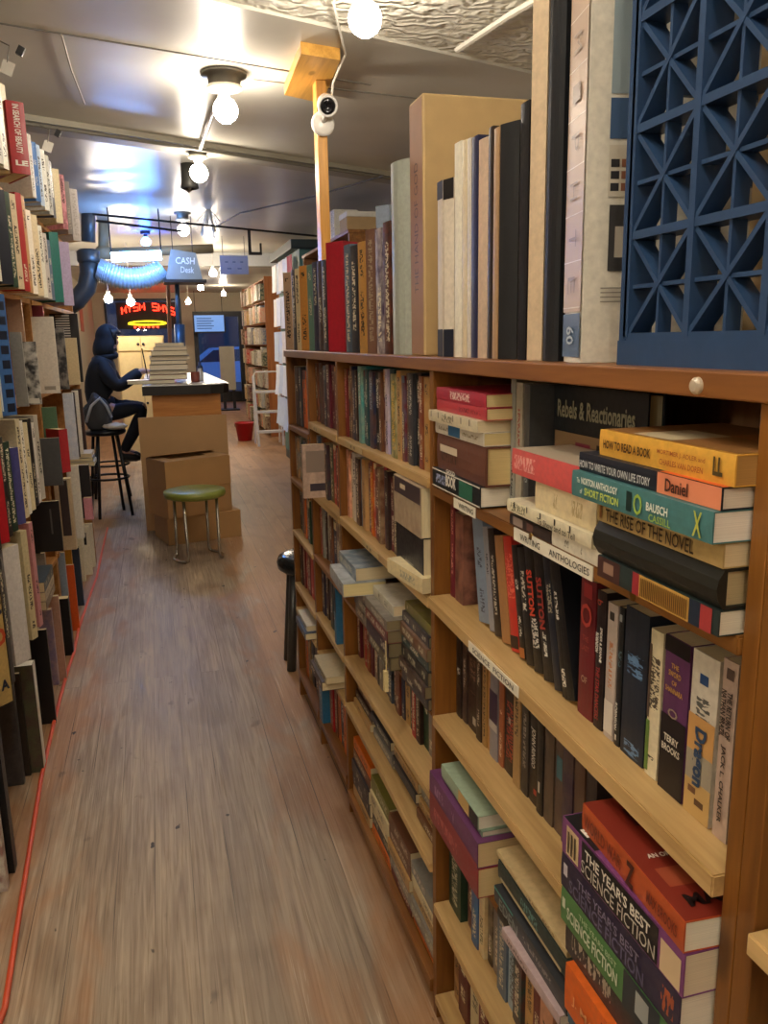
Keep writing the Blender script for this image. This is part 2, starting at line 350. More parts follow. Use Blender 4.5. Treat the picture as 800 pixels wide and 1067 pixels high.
# ------------------------------------------------------------------ room
ZC = 2.55
def floor_material():
    mt, nt, b = nodes('old_floor_planks'); L = nt.links.new; N = nt.nodes.new
    tc = N('ShaderNodeTexCoord'); rot = N('ShaderNodeMapping'); rot.inputs['Rotation'].default_value = (0, 0, math.pi/2); L(tc.outputs['Object'], rot.inputs['Vector'])
    br = N('ShaderNodeTexBrick'); br.inputs['Scale'].default_value = 1; br.inputs['Brick Width'].default_value = 3.4; br.inputs['Row Height'].default_value = .098
    br.inputs['Mortar Size'].default_value = .0011; br.inputs['Color1'].default_value = (0, 0, 0, 1); br.inputs['Color2'].default_value = (1, 1, 1, 1); br.inputs['Mortar'].default_value = (.5, .5, .5, 1)
    br.offset = .37; L(rot.outputs[0], br.inputs['Vector'])
    def noise(scale, det, vec=None, dist=0, sc_=(1, 1, 1)):
        mp = N('ShaderNodeMapping'); mp.inputs['Scale'].default_value = sc_; L(tc.outputs['Object'], mp.inputs['Vector'])
        q = N('ShaderNodeTexNoise'); q.inputs['Scale'].default_value = scale; q.inputs['Detail'].default_value = det; q.inputs['Distortion'].default_value = dist
        if vec is not None:
            va = N('ShaderNodeVectorMath'); va.operation = 'ADD'; L(mp.outputs[0], va.inputs[0]); L(vec, va.inputs[1]); L(va.outputs[0], q.inputs['Vector'])
        else: L(mp.outputs[0], q.inputs['Vector'])
        return q.outputs['Fac']
    sh = N('ShaderNodeVectorMath'); sh.operation = 'SCALE'; sh.inputs['Scale'].default_value = 9; L(br.outputs['Color'], sh.inputs[0])
    grain = noise(1.0, 8, sh.outputs[0], 1.0, (60, 2.2, 1)); fine = noise(1.0, 4, sh.outputs[0], .3, (240, 5, 1))
    cr = N('ShaderNodeValToRGB'); e = cr.color_ramp.elements; e[0].position = .22; e[0].color = lin('7b6a58')+(1,); e[1].position = .74; e[1].color = lin('bfad94')+(1,)
    L(grain, cr.inputs[0])
    def mix(f, a, b_, mode='MIX'):
        q = N('ShaderNodeMix'); q.data_type = 'RGBA'; q.blend_type = mode
        for s, w in ((0, f), (6, a), (7, b_)):
            if isinstance(w, (int, float)): q.inputs[s].default_value = w
            elif isinstance(w, tuple): q.inputs[s].default_value = w
            else: L(w, q.inputs[s])
        return q.outputs[2]
    def step(x, lo, hi):
        q = N('ShaderNodeMapRange'); q.interpolation_type = 'SMOOTHSTEP'; q.inputs[1].default_value = lo; q.inputs[2].default_value = hi; L(x, q.inputs[0]); return q.outputs[0]
    col = cr.outputs[0]
    col = mix(step(fine, .5, .7), col, mix(1.0, col, (.72, .68, .62, 1), 'MULTIPLY'))
    # orange tone in patches along the edges of the aisle, worn grey down the middle
    sx = N('ShaderNodeSeparateXYZ'); L(tc.outputs['Object'], sx.inputs[0])
    ab = N('ShaderNodeMath'); ab.operation = 'MULTIPLY_ADD'; ab.inputs[1].default_value = 1.0; ab.inputs[2].default_value = .02; L(sx.outputs[0], ab.inputs[0])
    aa = N('ShaderNodeMath'); aa.operation = 'ABSOLUTE'; L(ab.outputs[0], aa.inputs[0])
    vp = noise(1.0, 5, None, .5, (7, 2.0, 1))
    ad = N('ShaderNodeMath'); ad.operation = 'MULTIPLY_ADD'; ad.inputs[1].default_value = .9; L(vp, ad.inputs[0]); L(aa.outputs[0], ad.inputs[2])
    col = mix(step(ad.outputs[0], .70, .92), col, mix(.6, col, lin('a8713a')+(1,)))
    col = mix(step(noise(1.0, 3, None, .2, (9, 5, 1)), .66, .74), col, mix(.55, col, lin('3a2c22')+(1,)))
    col = mix(step(noise(1.0, 2, None, 0, (22, 14, 1)), .72, .75), col, lin('2e241e')+(1,))
    tint = N('ShaderNodeHueSaturation'); L(col, tint.inputs['Color'])
    tv = N('ShaderNodeMath'); tv.operation = 'MULTIPLY_ADD'; tv.inputs[1].default_value = .24; tv.inputs[2].default_value = .88
    L(br.outputs['Color'], tv.inputs[0]); L(tv.outputs[0], tint.inputs['Value'])
    scr = step(noise(1.0, 3, sh.outputs[0], .8, (150, 3.2, 1)), .66, .72)
    col = mix(scr, tint.outputs[0], mix(.5, tint.outputs[0], lin('d8c8ae')+(1,)))
    blot = step(noise(1.0, 6, None, 1.2, (3.2, 1.4, 1)), .48, .66)
    col = mix(blot, col, mix(1.0, col, (.8, .76, .72, 1), 'MULTIPLY'))
    mort = N('ShaderNodeMath'); mort.operation = 'MULTIPLY'; L(br.outputs['Fac'], mort.inputs[0]); L(step(noise(1.0, 3, None, 0, (40, 1.6, 1)), .38, .6), mort.inputs[1])
    col = mix(mort.outputs[0], col, lin('40342a')+(1,))
    L(col, b.inputs['Base Color'])
    rr = N('ShaderNodeMapRange'); rr.inputs[3].default_value = .34; rr.inputs[4].default_value = .62; L(grain, rr.inputs[0]); L(rr.outputs[0], b.inputs['Roughness'])
    hh = N('ShaderNodeMath'); hh.operation = 'MULTIPLY_ADD'; hh.inputs[1].default_value = -1.2; L(br.outputs['Fac'], hh.inputs[0]); L(grain, hh.inputs[2])
    bp = N('ShaderNodeBump'); bp.inputs['Strength'].default_value = .35; bp.inputs['Distance'].default_value = .003; L(hh.outputs[0], bp.inputs['Height']); L(bp.outputs[0], b.inputs['Normal'])
    return mt
struct(MB().box(-1.35, 2.3, -3, 21, -.06, 0).build('floor', floor_material()))
def tin_material():
    mt, nt, b = nodes('embossed_tin'); L = nt.links.new; N = nt.nodes.new
    tc = N('ShaderNodeTexCoord')
    w = N('ShaderNodeTexWave'); w.wave_type = 'RINGS'; w.inputs['Scale'].default_value = 6; w.inputs['Distortion'].default_value = 9; w.inputs['Detail'].default_value = 1.5; w.inputs['Detail Scale'].default_value = 2.2
    L(tc.outputs['Object'], w.inputs['Vector'])
    br = N('ShaderNodeTexBrick'); br.offset = 0; br.inputs['Scale'].default_value = 1; br.inputs['Brick Width'].default_value = .3; br.inputs['Row Height'].default_value = .15
    br.inputs['Mortar Size'].default_value = .008; br.inputs['Color1'].default_value = br.inputs['Color2'].default_value = (0, 0, 0, 1); br.inputs['Mortar'].default_value = (1, 1, 1, 1)
    L(tc.outputs['Object'], br.inputs['Vector'])
    a = N('ShaderNodeMath'); a.operation = 'MULTIPLY_ADD'; a.inputs[1].default_value = .9; L(br.outputs['Fac'], a.inputs[0]); L(w.outputs['Fac'], a.inputs[2])
    bp = N('ShaderNodeBump'); bp.inputs['Strength'].default_value = 1; bp.inputs['Distance'].default_value = .012; L(a.outputs[0], bp.inputs['Height']); L(bp.outputs[0], b.inputs['Normal'])
    b.inputs['Base Color'].default_value = lin('d9d5c6')+(1,); b.inputs['Roughness'].default_value = .35
    return mt
def ceiling_material():
    mt, nt, b = nodes('glossy_ceiling_paint'); L = nt.links.new; N = nt.nodes.new
    tc = N('ShaderNodeTexCoord'); n = N('ShaderNodeTexNoise'); n.inputs['Scale'].default_value = 1.6; n.inputs['Detail'].default_value = 5; L(tc.outputs['Object'], n.inputs['Vector'])
    cr = N('ShaderNodeValToRGB'); e = cr.color_ramp.elements; e[0].position = .3; e[0].color = lin('b4b0a4')+(1,); e[1].position = .7; e[1].color = lin('c6c2b6')+(1,); L(n.outputs['Fac'], cr.inputs[0])
    L(cr.outputs[0], b.inputs['Base Color']); b.inputs['Roughness'].default_value = .33
    n2 = N('ShaderNodeTexNoise'); n2.inputs['Scale'].default_value = 3.2; n2.inputs['Detail'].default_value = 3; L(tc.outputs['Object'], n2.inputs['Vector'])
    bp = N('ShaderNodeBump'); bp.inputs['Strength'].default_value = .07; bp.inputs['Distance'].default_value = .05; L(n2.outputs['Fac'], bp.inputs['Height']); L(bp.outputs[0], b.inputs['Normal'])
    return mt
CEIL = ceiling_material()
a_, b_ = onZ(215, 0, ZC), onZ(545, 75, ZC)
sl = (b_.y-a_.y)/(b_.x-a_.x); yl = lambda x: a_.y+sl*(x-a_.x)
struct(MB().prism([(-1.35, yl(-1.35)), (2.3, yl(2.3)), (2.3, 21), (-1.35, 21)], ZC, ZC+.08).build('ceiling', CEIL))
tin = MB().prism([(-1.35, -3), (2.3, -3), (2.3, yl(2.3)), (-1.35, yl(-1.35))], ZC+.012, ZC+.08)
struct(tin.build('ceiling_tin', tin_material()))
PW = pm('wall_paint', 'b9b19c', .7, bump=.1)
struct(MB().box(-1.35, -1.25, -3, 21, 0, ZC).build('wall_left', PW))
struct(MB().box(2.2, 2.3, -3, 21, 0, ZC).build('wall_right', PW))
struct(MB().box(-1.35, 2.3, -3.1, -3, 0, ZC).build('wall_back', PW))
# front wall with the shop door and a display window
DX0, DX1 = .95, 2.1; YF = 20.0
fwall = MB()
fwall.box(-1.25, -1.0, YF, YF+.12, 0, ZC); fwall.box(-1.0, .70, YF, YF+.12, 0, 1.25); fwall.box(-1.0, .70, YF, YF+.12, 2.42, ZC)
fwall.box(.70, DX0, YF, YF+.12, 0, ZC); fwall.box(DX0, DX1, YF, YF+.12, 2.12, ZC); fwall.box(DX1, 2.2, YF, YF+.12, 0, ZC)
struct(fwall.build('wall_front', pm('cream_wall', 'cfc6ae', .7)))
DK = pm('dark_door_paint', '1b2026', .4)
dr = struct(MB().box(DX0, DX0+.1, YF-.04, YF+.1, 0, 2.12).box(DX1-.1, DX1, YF-.04, YF+.1, 0, 2.12).box(DX0+.1, DX1-.1, YF-.04, YF+.1, 2.0, 2.12).box(DX0+.1, DX1-.1, YF-.02, YF+.08, 0, .25).build('door_1', DK))
GL = pm('glass', 'ffffff', .02, trans=1.0, var=0)
o = MB().box(DX0+.1, DX1-.1, YF+.02, YF+.028, .25, 2.0).build('door_pane', GL, dr)
wn = struct(MB().box(-1.0, -.95, YF-.02, YF+.1, 1.25, 2.42).box(.65, .70, YF-.02, YF+.1, 1.25, 2.42).box(-.95, .65, YF-.02, YF+.1, 1.25, 1.3).box(-.95, .65, YF-.02, YF+.1, 2.37, 2.42).build('window_1', DK))
MB().box(-.95, .65, YF+.02, YF+.028, 1.3, 2.37).build('window_pane', GL, wn)
# street outside
struct(MB().box(-6, 9, 21.0, 36, -.2, -.12).build('street', pm('asphalt', '3a3d44', .6)))
struct(MB().box(-6, 9, 36, 36.3, -.2, 7).build('street_buildings', pm('dusk_brick', '39404e', .8)))
car = empty('parked_car', (2.35, 26.2, -.12), 0, 'pale blue parked car seen through the glass of the shop door', 'car')
CB = pm('car_paint', '7fa6d8', .25)
prof = [(-2.1, .35), (-2.15, .62), (-2.0, .8), (-1.2, .92), (-.62, 1.36), (.8, 1.4), (1.5, .98), (2.1, .9), (2.2, .6), (2.15, .32)]
cb = MB(); M = frame((1, 0, 0), (0, 0, 1), (0, -1, 0), (0, .85, 0)); cb.prism([(x, z) for x, z in prof], 0, 1.7, M); cb.build('car_body', CB, car)
for x in (-1.35, 1.35):
    for y in (-.86, .7):
        MB().lathe([(.2, 0), (.33, .02), (.33, .16), (.2, .18)], 20, frame((1, 0, 0), (0, 0, 1), (0, -1, 0), (x, y+.18, .33))).build('wheel', pm('tyre', '15161a', .8), car)
MB().prism([(-1.05, .95), (-.6, 1.3), (.75, 1.33), (1.3, .98)], 0, .01, frame((1, 0, 0), (0, 0, 1), (0, -1, 0), (0, -.851, 0))).build('side_window', pm('car_glass', '26344a', .1), car)
MB().lathe([(.02, 0), (.1, .015), (.02, .03)], 14, frame((0, 1, 0), (0, 0, 1), (1, 0, 0), (-2.17, -.6, .68))).build('headlamp', pm('headlamp', 'e8eef5', .2), car)
# ceiling seams, batten and pipe
p0, p1, p2 = onZ(45, 122, ZC), onZ(205, 150, ZC), onZ(400, 178, ZC)
dv = (p2-p0).normalized(); pa = p0-dv*.85; pb = p2+dv*.6
M = frame(dv, V((0, 0, 1)).cross(dv), (0, 0, 1), pa); Lb = (pb-pa).length
struct(MB().box(0, Lb, -.012, .22, -.03, .003, M).build('trim_1', pm('batten_paint', '9d9888', .55, bump=.3, scale=14)))
tag(MB().tube([pa+V((0, 0, -.042))+dv*.02, pb+V((0, 0, -.042))], .011, 8).build('conduit_pipe', pm('dull_pipe', '6f6b60', .45)), 'thin grey pipe running under the ceiling batten', 'pipe')
for q0, q1 in (((25, 28), (325, 78)), ((330, 90), (520, 112))):
    A, B = onZ(*q0, ZC), onZ(*q1, ZC); dd = (B-A).normalized()
    struct(MB().box(-.3, (B-A).length+.3, -.004, .004, -.004, .002, frame(dd, V((0, 0, 1)).cross(dd), (0, 0, 1), A)).build('trim_2', pm('seam', '77736a', .6)))
struct(MB().box(-1.25, 2.2, 11.2, 11.4, ZC-.17, ZC).build('ceiling_beam', pm('beam_paint', 'a7a9a6', .5)))
# ------------------------------------------------------------------ bare bulbs on the ceiling
BULB = pm('bulb_glass', 'fff6e0', .3, emit='fff1de', es=48)
BULBD = pm('bulb_glass_dim', 'fff6e0', .3, emit='fff1de', es=34)
BULBF = pm('bulb_glass_far', 'fff6e0', .3, emit='fff1de', es=13)
BULBN = pm('bulb_glass_cool', 'fff6e0', .3, emit='ffecd0', es=75)
PORC = pm('porcelain', 'e6e2d6', .3); JBX = pm('junction_box', '77756c', .45, metal=.6)
def bulb_light(x, y, z, label, mat=BULB, group=None, plate=.075, r=.054):
    t = empty('ceiling_bulb', (x, y, ZC), 0, label, 'light', group)
    k = ZC-z
    MB().lathe([(plate, 0), (plate, -.012), (plate*.72, -.014), (plate*.7, -.05), (plate*.62, -.055), (.02, -.056)], 24).build('junction_box', JBX, t, True)
    sk = MB().lathe([(plate*.78, -.056), (plate*.8, -.066), (.026, -.075), (.022, -(k-.058)), (.016, -(k-.055))], 24).build('lamp_socket', PORC, t, True)
    prof = [(.016, r*1.15), (.018, r*.95), (r*.7, r*.72), (r*.93, r*.35), (r, 0), (r*.93, -r*.37), (r*.7, -r*.71), (r*.35, -r*.94), (.002, -r)]
    MB().lathe(prof, 14, Matrix.Translation((0, 0, -k))).build('bulb', mat, sk, True)
    return t
for q, lb in (((.727, 2.76), 'bare glowing bulb under the embossed tin ceiling beside the security camera'), ((.385, 3.9), 'bare bulb on large round junction box, first of the ceiling row'),
              ((.344, 5.30), 'bare bulb where the conduit crosses the ceiling batten'), ((.345, 7.9), 'bare bulb just above the hanging duct box')):
    bulb_light(q[0], q[1], ZC-.15, lb, BULBF if q[1] == 7.9 else BULBD if q[1] == 5.3 else BULB, plate=.1 if q[1] == 3.9 else .075, group='bare bulbs along the ceiling')
# added unseen bulbs beside and behind the camera, lighting the foreground shelves
for q, lb in (((.0, 1.0), 'added unseen bare ceiling bulb over the aisle beside the writing shelf'), ((-.1, -.6), 'added unseen bare ceiling bulb behind the photographer'), ((-.45, .35), 'added unseen bare ceiling bulb over the near end of the wall shelves'), ((.0, -2.0), 'added unseen bare ceiling bulb by the back wall of the shop')):
    bulb_light(q[0], q[1], ZC-.15, lb, BULBD, group='bare bulbs along the ceiling')
for q, lb in (((-.95, .35, .9), 'added unseen bulb hanging on a long cord beside the photographer'), ((113, 311, 9.9), 'bright bulb hanging near the wall beyond the seated person'), ((136, 314, 10.2), 'small bulb above the red neon sign'), ((196, 314, 15.5), 'lowest bulb of the bright cluster by the front door'),  # first bulb is added out of frame to light the shelf fronts
              ((209, 299, 13.2), 'middle bulb of the bright cluster by the front door'), ((222, 284, 10.6), 'bulb under the beam beside the pale blue card'), ((233, 306, 17.5), 'small far bulb over the shop door')):
    p = onY(*q) if q[2] > 2 else V((q[0], q[1], ZC-q[2])); t = empty('hanging_bulb', (p.x, p.y, ZC), 0, lb, 'light', 'bulbs hanging on cords'); k = ZC-p.z
    MB().tube([(0, 0, 0), (0, 0, -k+.05)], .006, 6).build('cord', pm('white_cord', 'd8d4c8', .6), t)
    sk = MB().lathe([(.02, .08), (.022, .05), (.018, .035)], 12, Matrix.Translation((0, 0, -k))).build('lamp_socket', PORC, t)
    MB().lathe([(.016, .04), (.036, .02), (.048, -.01), (.036, -.04), (.002, -.05)], 14, Matrix.Translation((0, 0, -k))).build('bulb', BULBN if q[2] > 2 else BULBD, sk, True)
# conduit between fixtures, black can fixture with chain
tag(MB().tube([(.387, 3.98, ZC-.035), (.352, 5.15, ZC-.04)], .012, 8).build('conduit_rod', pm('white_conduit', 'cfccc0', .4)), 'white conduit rod joining the first two ceiling bulbs', 'pipe')
p = onZ(197, 186, ZC-.09); t = empty('spotlight', (p.x, p.y, ZC), 0, 'dark can spotlight with a swivel knob under the ceiling', 'light')
MB().lathe([(.05, 0), (.052, -.11), (.06, -.15), (.05, -.155), (.045, -.06)], 20).build('lamp_shade', pm('dark_metal', '3b3a37', .5, metal=.5), t, True)
MB().tube([(0, .0, -.15), (0, .12, -.1), (0, .3, -.05)], .012, 8).lathe([(.0, -.03), (.03, -.01), (.03, .02), (.0, .035)], 12, Matrix.Translation((0, .12, -.13))).build('swivel_arm', pm('worn_metal', '8b887d', .4, metal=.7), t, True)
# ------------------------------------------------------------------ right-hand bookcases
XF, XB = .473, .70
POST = wood('varnished_post', '5e3612', '8c5a22', 'Z', .38); SIDE = wood('varnished_board', '69401b', '96652f', 'Y', .4)
PALE = wood('pale_pine', 'a5834f', 'cfae78', 'Y', .42); BACK = wood('back_panel', '6e492c', '946842', 'Z', .6)
ZT = 1.368
zS2 = lambda y: .911+(y-.557)*.0255
def case(name, label, y0, y1, shelves, near_panel=False, group='bookcases along the aisle'):
    t = empty(name, (XF, y0, 0), 0, label, 'bookcase', group)
    t.location = (0, 0, 0)
    MB().box(XF, XB, y1-.012, y1+.01, 0, ZT-.0235, bev=.0015).build('side_panel', POST, t)
    if near_panel: MB().box(XF, XB, y0-.02, y0, 0, ZT-.0235, bev=.0015).build('side_panel', POST, t)
    MB().box(XB, XB+.012, y0-(.02 if near_panel else 0), y1+.01, 0, ZT-.0235).build('back_panel', BACK, t)
    MB().box(XF+.03, XF+.045, y0, y1-.012, 0, .04).build('kick_board', pm('shaded_kick', '231a14', .7), t)  # recess shadow under the base painted into the board's dark colour
    for i, (za, zb, thick, x0, mat, ya, yb) in enumerate(shelves):
        s = MB(); ya = y0 if ya is None else ya; yb = y1-.0125 if yb is None else yb
        ps = [(x0, ya, za), (x0, yb, zb)]
        v = []
        bm = s.bm
        for x in (x0, XB):
            for (y, z) in ((ya, za), (yb, zb)):
                for dz in (-thick, 0): v.append(bm.verts.new((x, y, z+dz)))
        fs = [bm.faces.new([v[k] for k in f]) for f in ((0, 2, 3, 1), (4, 5, 7, 6), (0, 1, 5, 4), (2, 6, 7, 3), (1, 3, 7, 5), (0, 4, 6, 2))]
        bmesh.ops.bevel(bm, geom=list({e for f in fs for e in f.edges}), offset=.0018, segments=2, affect='EDGES')
        s.build('shelf', mat, t)
    return t
def shelf_label(parent, y0, y1, z, h, x, words_, colr='e6e0cf', inkc='2a2622', dz=0):
    """paper label on a shelf edge; words_ = [(text, from, to)] in fractions from its far end"""
    mb = MB(); L = y1-y0
    mb.box(x-.0014, x, y0, y1, z-h/2, z+h/2)
    mb.mi = 1
    for s, a, b in words_:
        text_into(mb, s, (x-.0019, y1-L*(a+b)/2, z), (0, -1, 0), (0, 0, 1), L*(b-a), h*.5, .01)
    sh = min((c for c in parent.children if c.name.startswith('shelf')), key=lambda c: abs(sum(v.co.z for v in c.data.vertices)/len(c.data.vertices)-z))
    o = mb.build('shelf_label', [pm('label_'+colr, colr, .6), ink(inkc)], sh); o['label'] = 'paper shelf label'; return o
U1 = case('bookcase', 'front bookcase with writing and science fiction shelf labels', .557, 1.385,
          [(1.143, 1.140, .018, XF-.004, SIDE, None, None), (zS2(.557), zS2(1.37), .024, XF-.012, PALE, None, None), (.69, .69, .02, XF-.006, PALE, .80, None),
           (.49, .49, .009, XF+.0, SIDE, None, None), (.281, .279, .022, XF-.006, PALE, None, None), (.06, .06, .02, XF-.004, PALE, None, None)], True)
U2 = case('bookcase', 'middle bookcase behind the pulled-out stacks of paperbacks', 1.3955, 2.18,
          [(1.15, 1.143, .02, XF-.004, PALE, 1.396, None), (.92, .92, .022, XF-.006, PALE, 1.396, None), (.685, .685, .01, XF, SIDE, 1.396, None),
           (.515, .505, .02, XF-.006, PALE, 1.396, None), (.35, .36, .02, XF-.006, PALE, 1.396, None), (.075, .08, .03, XF-.006, SIDE, 1.396, None)])
U3 = case('bookcase', 'narrow third bookcase between the middle and end bookcases', 2.1905, 2.62,
          [(1.144, 1.144, .022, XF-.004, PALE, 2.191, None), (.913, .913, .02, XF-.004, PALE, 2.191, None), (.70, .70, .018, XF-.004, SIDE, 2.191, None),
           (.494, .494, .02, XF-.004, PALE, 2.191, None), (.356, .356, .02, XF-.004, PALE, 2.191, None), (.11, .11, .03, XF-.004, SIDE, 2.191, None)])
U4 = case('bookcase', 'end bookcase beside the black stool', 2.6305, 3.05,
          [(1.10, 1.095, .018, XF-.004, SIDE, 2.631, None), (.896, .896, .018, XF-.004, SIDE, 2.631, None), (.69, .69, .018, XF-.004, PALE, 2.631, None),
           (.478, .478, .02, XF-.004, PALE, 2.631, None), (.375, .375, .02, XF-.004, PALE, 2.631, None), (.117, .117, .03, XF-.004, SIDE, 2.631, None)])
U0 = case('bookcase', 'bookcase cut off by the photo edge beside the front bookcase', -.35, .5265, [(.89, .885, .022, XF-.008, PALE, None, None), (.45, .45, .02, XF-.004, PALE, None, None), (.06, .06, .02, XF-.004, PALE, None, None)])
tag(MB().box(XF-.006, XB+.12, -.36, 3.065, ZT-.0235, ZT, bev=.002).build('top_board', wood('top_board', '6b4020', '94602f', 'Y', .42)), 'long varnished board capping the row of bookcases', 'board')
p = onX(727, 402, XF-.006)
o = tag(MB().lathe([(.0, .006), (.005, .0055), (.0075, .003), (.008, 0)], 20, frame((0, 1, 0), (0, 0, 1), (-1, 0, 0), (XF-.0062, p.y, p.z))).build('round_screw', pm('pale_plastic', 'b9aa94', .35)), 'pale round screw cap in the front edge of the top board', 'screw')
shelf_label(U1, 1.16, 1.255, 1.131, .017, XF-.0045, [('WRITING', .25, .93)])
shelf_label(U1, .80, 1.015, 1.132, .018, XF-.0045, [('WRITING', .1, .38), ('ANTHOLOGIES', .5, .97)])
zl = (zS2(1.17)+zS2(.97))/2-.013
shelf_label(U1, .975, 1.165, zl, .017, XF-.0126, [('SCIENCE', .1, .47), ('FICTION', .54, .92)])
for (y0, y1, z, par) in ((1.88, 2.05, 1.137, U2), (2.4, 2.55, 1.132, U3), (1.75, 1.9, .909, U2)):
    shelf_label(par, y0, y1, z, .014, XF-.0065 if par is U2 else XF-.0045, [('- -', .3, .6)], 'bfa87c', '6b5536')
for (x, y) in ((553, 559), (658, 621)):
    p = onX(x, y, XF-.005); MB().lathe([(.0, .003), (.005, .002), (.006, 0)], 16, frame((0, 1, 0), (0, 0, 1), (-1, 0, 0), (XF-.004, p.y, p.z))).build('brass_tack', pm('brass', '8a6a34', .35, metal=.8), [c for c in U1.children if c.name.startswith('shelf')][0])
# ------------------------------------------------------------------ front bookcase, writing shelf
Z1 = 1.1428
G = 'books stacked on the writing shelf'
def lie(Xs, Y0, Y1, z0, z1, cov, label, d=.14, titles=(), rot=0.0, name='paperback', **k):
    w = z1-z0-.0006
    return book(name, w, Y1-Y0, d, flat(Xs, Y0, z0+.0003, w, rot), cov, label, k.pop('group', G), titles=titles, exact=True, **k)
T = 'title'
# stack A
lie(.468, 1.14, 1.363, Z1, 1.176, '1c2126', 'black paperback with white block lettering under the left stack of the writing shelf', .138, [('s', 'BOOK', .33, .55, .12, .62, 'e8e4d8', .03), ('s', 'GOLD', .34, .53, .62, .22, 'e8e4d8', .02), ('s', 'FOR A SMART', .08, .3, .1, .28, '8f9cc4'), ('p', '', .60, .86, 0, .8, '2c6a55'), ('p', '', 0, 1, .46, .07, 'd8d4c8'), ('p', '', 0, 1, -.46, .07, 'd8d4c8')], title=0, paper='e9e2cf')
lie(.474, 1.132, 1.352, 1.176, 1.238, '6b4436', 'thick brown book with a pale label, second from the foot of its stack', .15, [('p', '', .08, .46, .12, .2, 'd3c4ac'), ('s', 'THE NEW BOOK', .1, .44, .12, .12, '3a2a20', .01), ('s', 'OF ESSAYS', .1, .46, -.16, .14, 'b23a30', .01)], title=0, paper='d9bd84', hard=True, name='hardcover_book')
lie(.472, 1.138, 1.358, 1.238, 1.259, 'd9d2c2', 'cream paperback with a blue patch on its spine', .15, [('p', '', .3, .55, 0, .85, '2a6a9c'), ('s', 'WRITERS', .08, .24, 0, .3, '8a7a58'), ('s', 'MANUAL', .6, .9, 0, .3, '8a8a94')], title=0, paper='d9c48c')
lie(.462, 1.139, 1.366, 1.259, 1.278, 'cfc4a8', 'cream notched paperback standing proud under two red ones', .15, [('s', 'AMERICAN ALMANAC', .3, .85, -.1, .4, '7c7058')]+[('p', '', .06+.16*i, .075+.16*i, .2, .55, '4a4036') for i in range(6)], title=0, paper='d6c7a2')
lie(.472, 1.128, 1.350, 1.278, 1.297, 'b0343c', 'plain red paperback second from the top of its stack', .15, [('s', 'WORDS IN CONTEXT', .1, .9, 0, .4, '7c1c26')], title=0, paper='d9c48c')
lie(.472, 1.130, 1.352, 1.297, 1.318, 'a52c3e', 'crimson paperback with pale lettering topping its stack', .15, [('s', 'WHO IS WHO', .06, .37, 0, .62, 'e0c9bd', .02), ('s', 'AND LAST', .5, .83, 0, .62, 'e0c9bd', .02)], title=0, paper='d9c48c')
# upright behind
for (y, t, c, l, ti, h) in ((1.128, .016, '8f9089', 'grey paperback standing against the red stack on the writing shelf', [('s', 'ENGLISH USAGE', .45, .95, 0, .4, '23201e')], .196), (1.106, .022, 'a39c8c', 'taller pale grey paperback with red lettering beside the cover showing a fighter', [('s', 'THE ART OF WRITING', .2, .6, 0, .36, '8f3a36')], .192),
                            (1.08, .018, '47494b', 'charcoal paperback just before the cover showing a fighter', [('s', 'ANTHOLOGY', .4, .75, 0, .5, '9aa6a6')], .19)):
    book('paperback', t, h, .14, stand(.515, y, Z1), c, l, G, titles=ti, title=0, exact=True)
o = book('hardcover_book', .024, .19, .235, frame((0, -1, 0), (1, 0, 0), (0, 0, 1), (.565, 1.155-.085, Z1)), '1d2228', 'dark anthology facing out with a fighter on its cover', G, hard=True, exact=True, title=0,
     titles=[('c', 'Rebels & Reactionaries', .06, .9, .83, .13, '8f8d78', .01), ('q', '', .02, .97, .38, .56, '8d7355'), ('q', '', .28, .45, .5, .2, '7c2440'), ('q', '', .52, .60, .36, .5, '20181a'), ('q', '', .58, .72, .3, .22, '2c2224'), ('q', '', .6, .66, .48, .18, '40241e')])
# middle pile
lie(.468, .905, 1.03, Z1, 1.158, '3a3030', 'dark paperback with small photographs under the notched book', .13, [('p', '', .1, .35, 0, .8, '9a8a80'), ('p', '', .45, .6, 0, .7, '6a4a44')], title=0)
lie(.468, .775, .902, Z1, 1.163, 'e2dccb', 'white paperback lying against the dark photo book', .13, [('s', 'FICTION WRITING', .1, .6, .1, .25, '8d8673')], title=0)
lie(.462, .795, 1.026, 1.163, 1.180, 'd9d0b4', 'cream notched paperback lying under the upright-edged cream book', .14, [('s', 'To Show and to Tell', .42, .85, -.15, .5, '4a453c'), ('s', 'Your Words', .05, .25, -.1, .5, '6b6a50')]+[('p', '', .1+.17*i, .115+.17*i, .25, .5, '2a2824') for i in range(5)], title=0, paper='e0d8bf')
lie(.47, .80, .955, 1.180, 1.217, 'd8c8a2', 'thick cream book lying under the coral one', .13, [('s', 'CREATIVE', .1, .7, .15, .14, 'b39f74'), ('s', 'NONFICTION', .1, .8, -.2, .12, 'b39f74')], title=0)
lie(.465, .822, 1.018, 1.217, 1.252, 'cf5a58', 'coral spined paperback lying with a pale cover upward', .16, [('s', 'THE WRITERS', .04, .36, .18, .16, 'e8a9a0'), ('s', 'DIRECTORY', .04, .34, -.2, .16, 'e8a9a0'), ('q', '', .01, .99, .5, .98, 'b7a893'), ('c', 'Writers', .35, .7, .6, .05, '5a4038')], title=0, paper='d8c8a8')
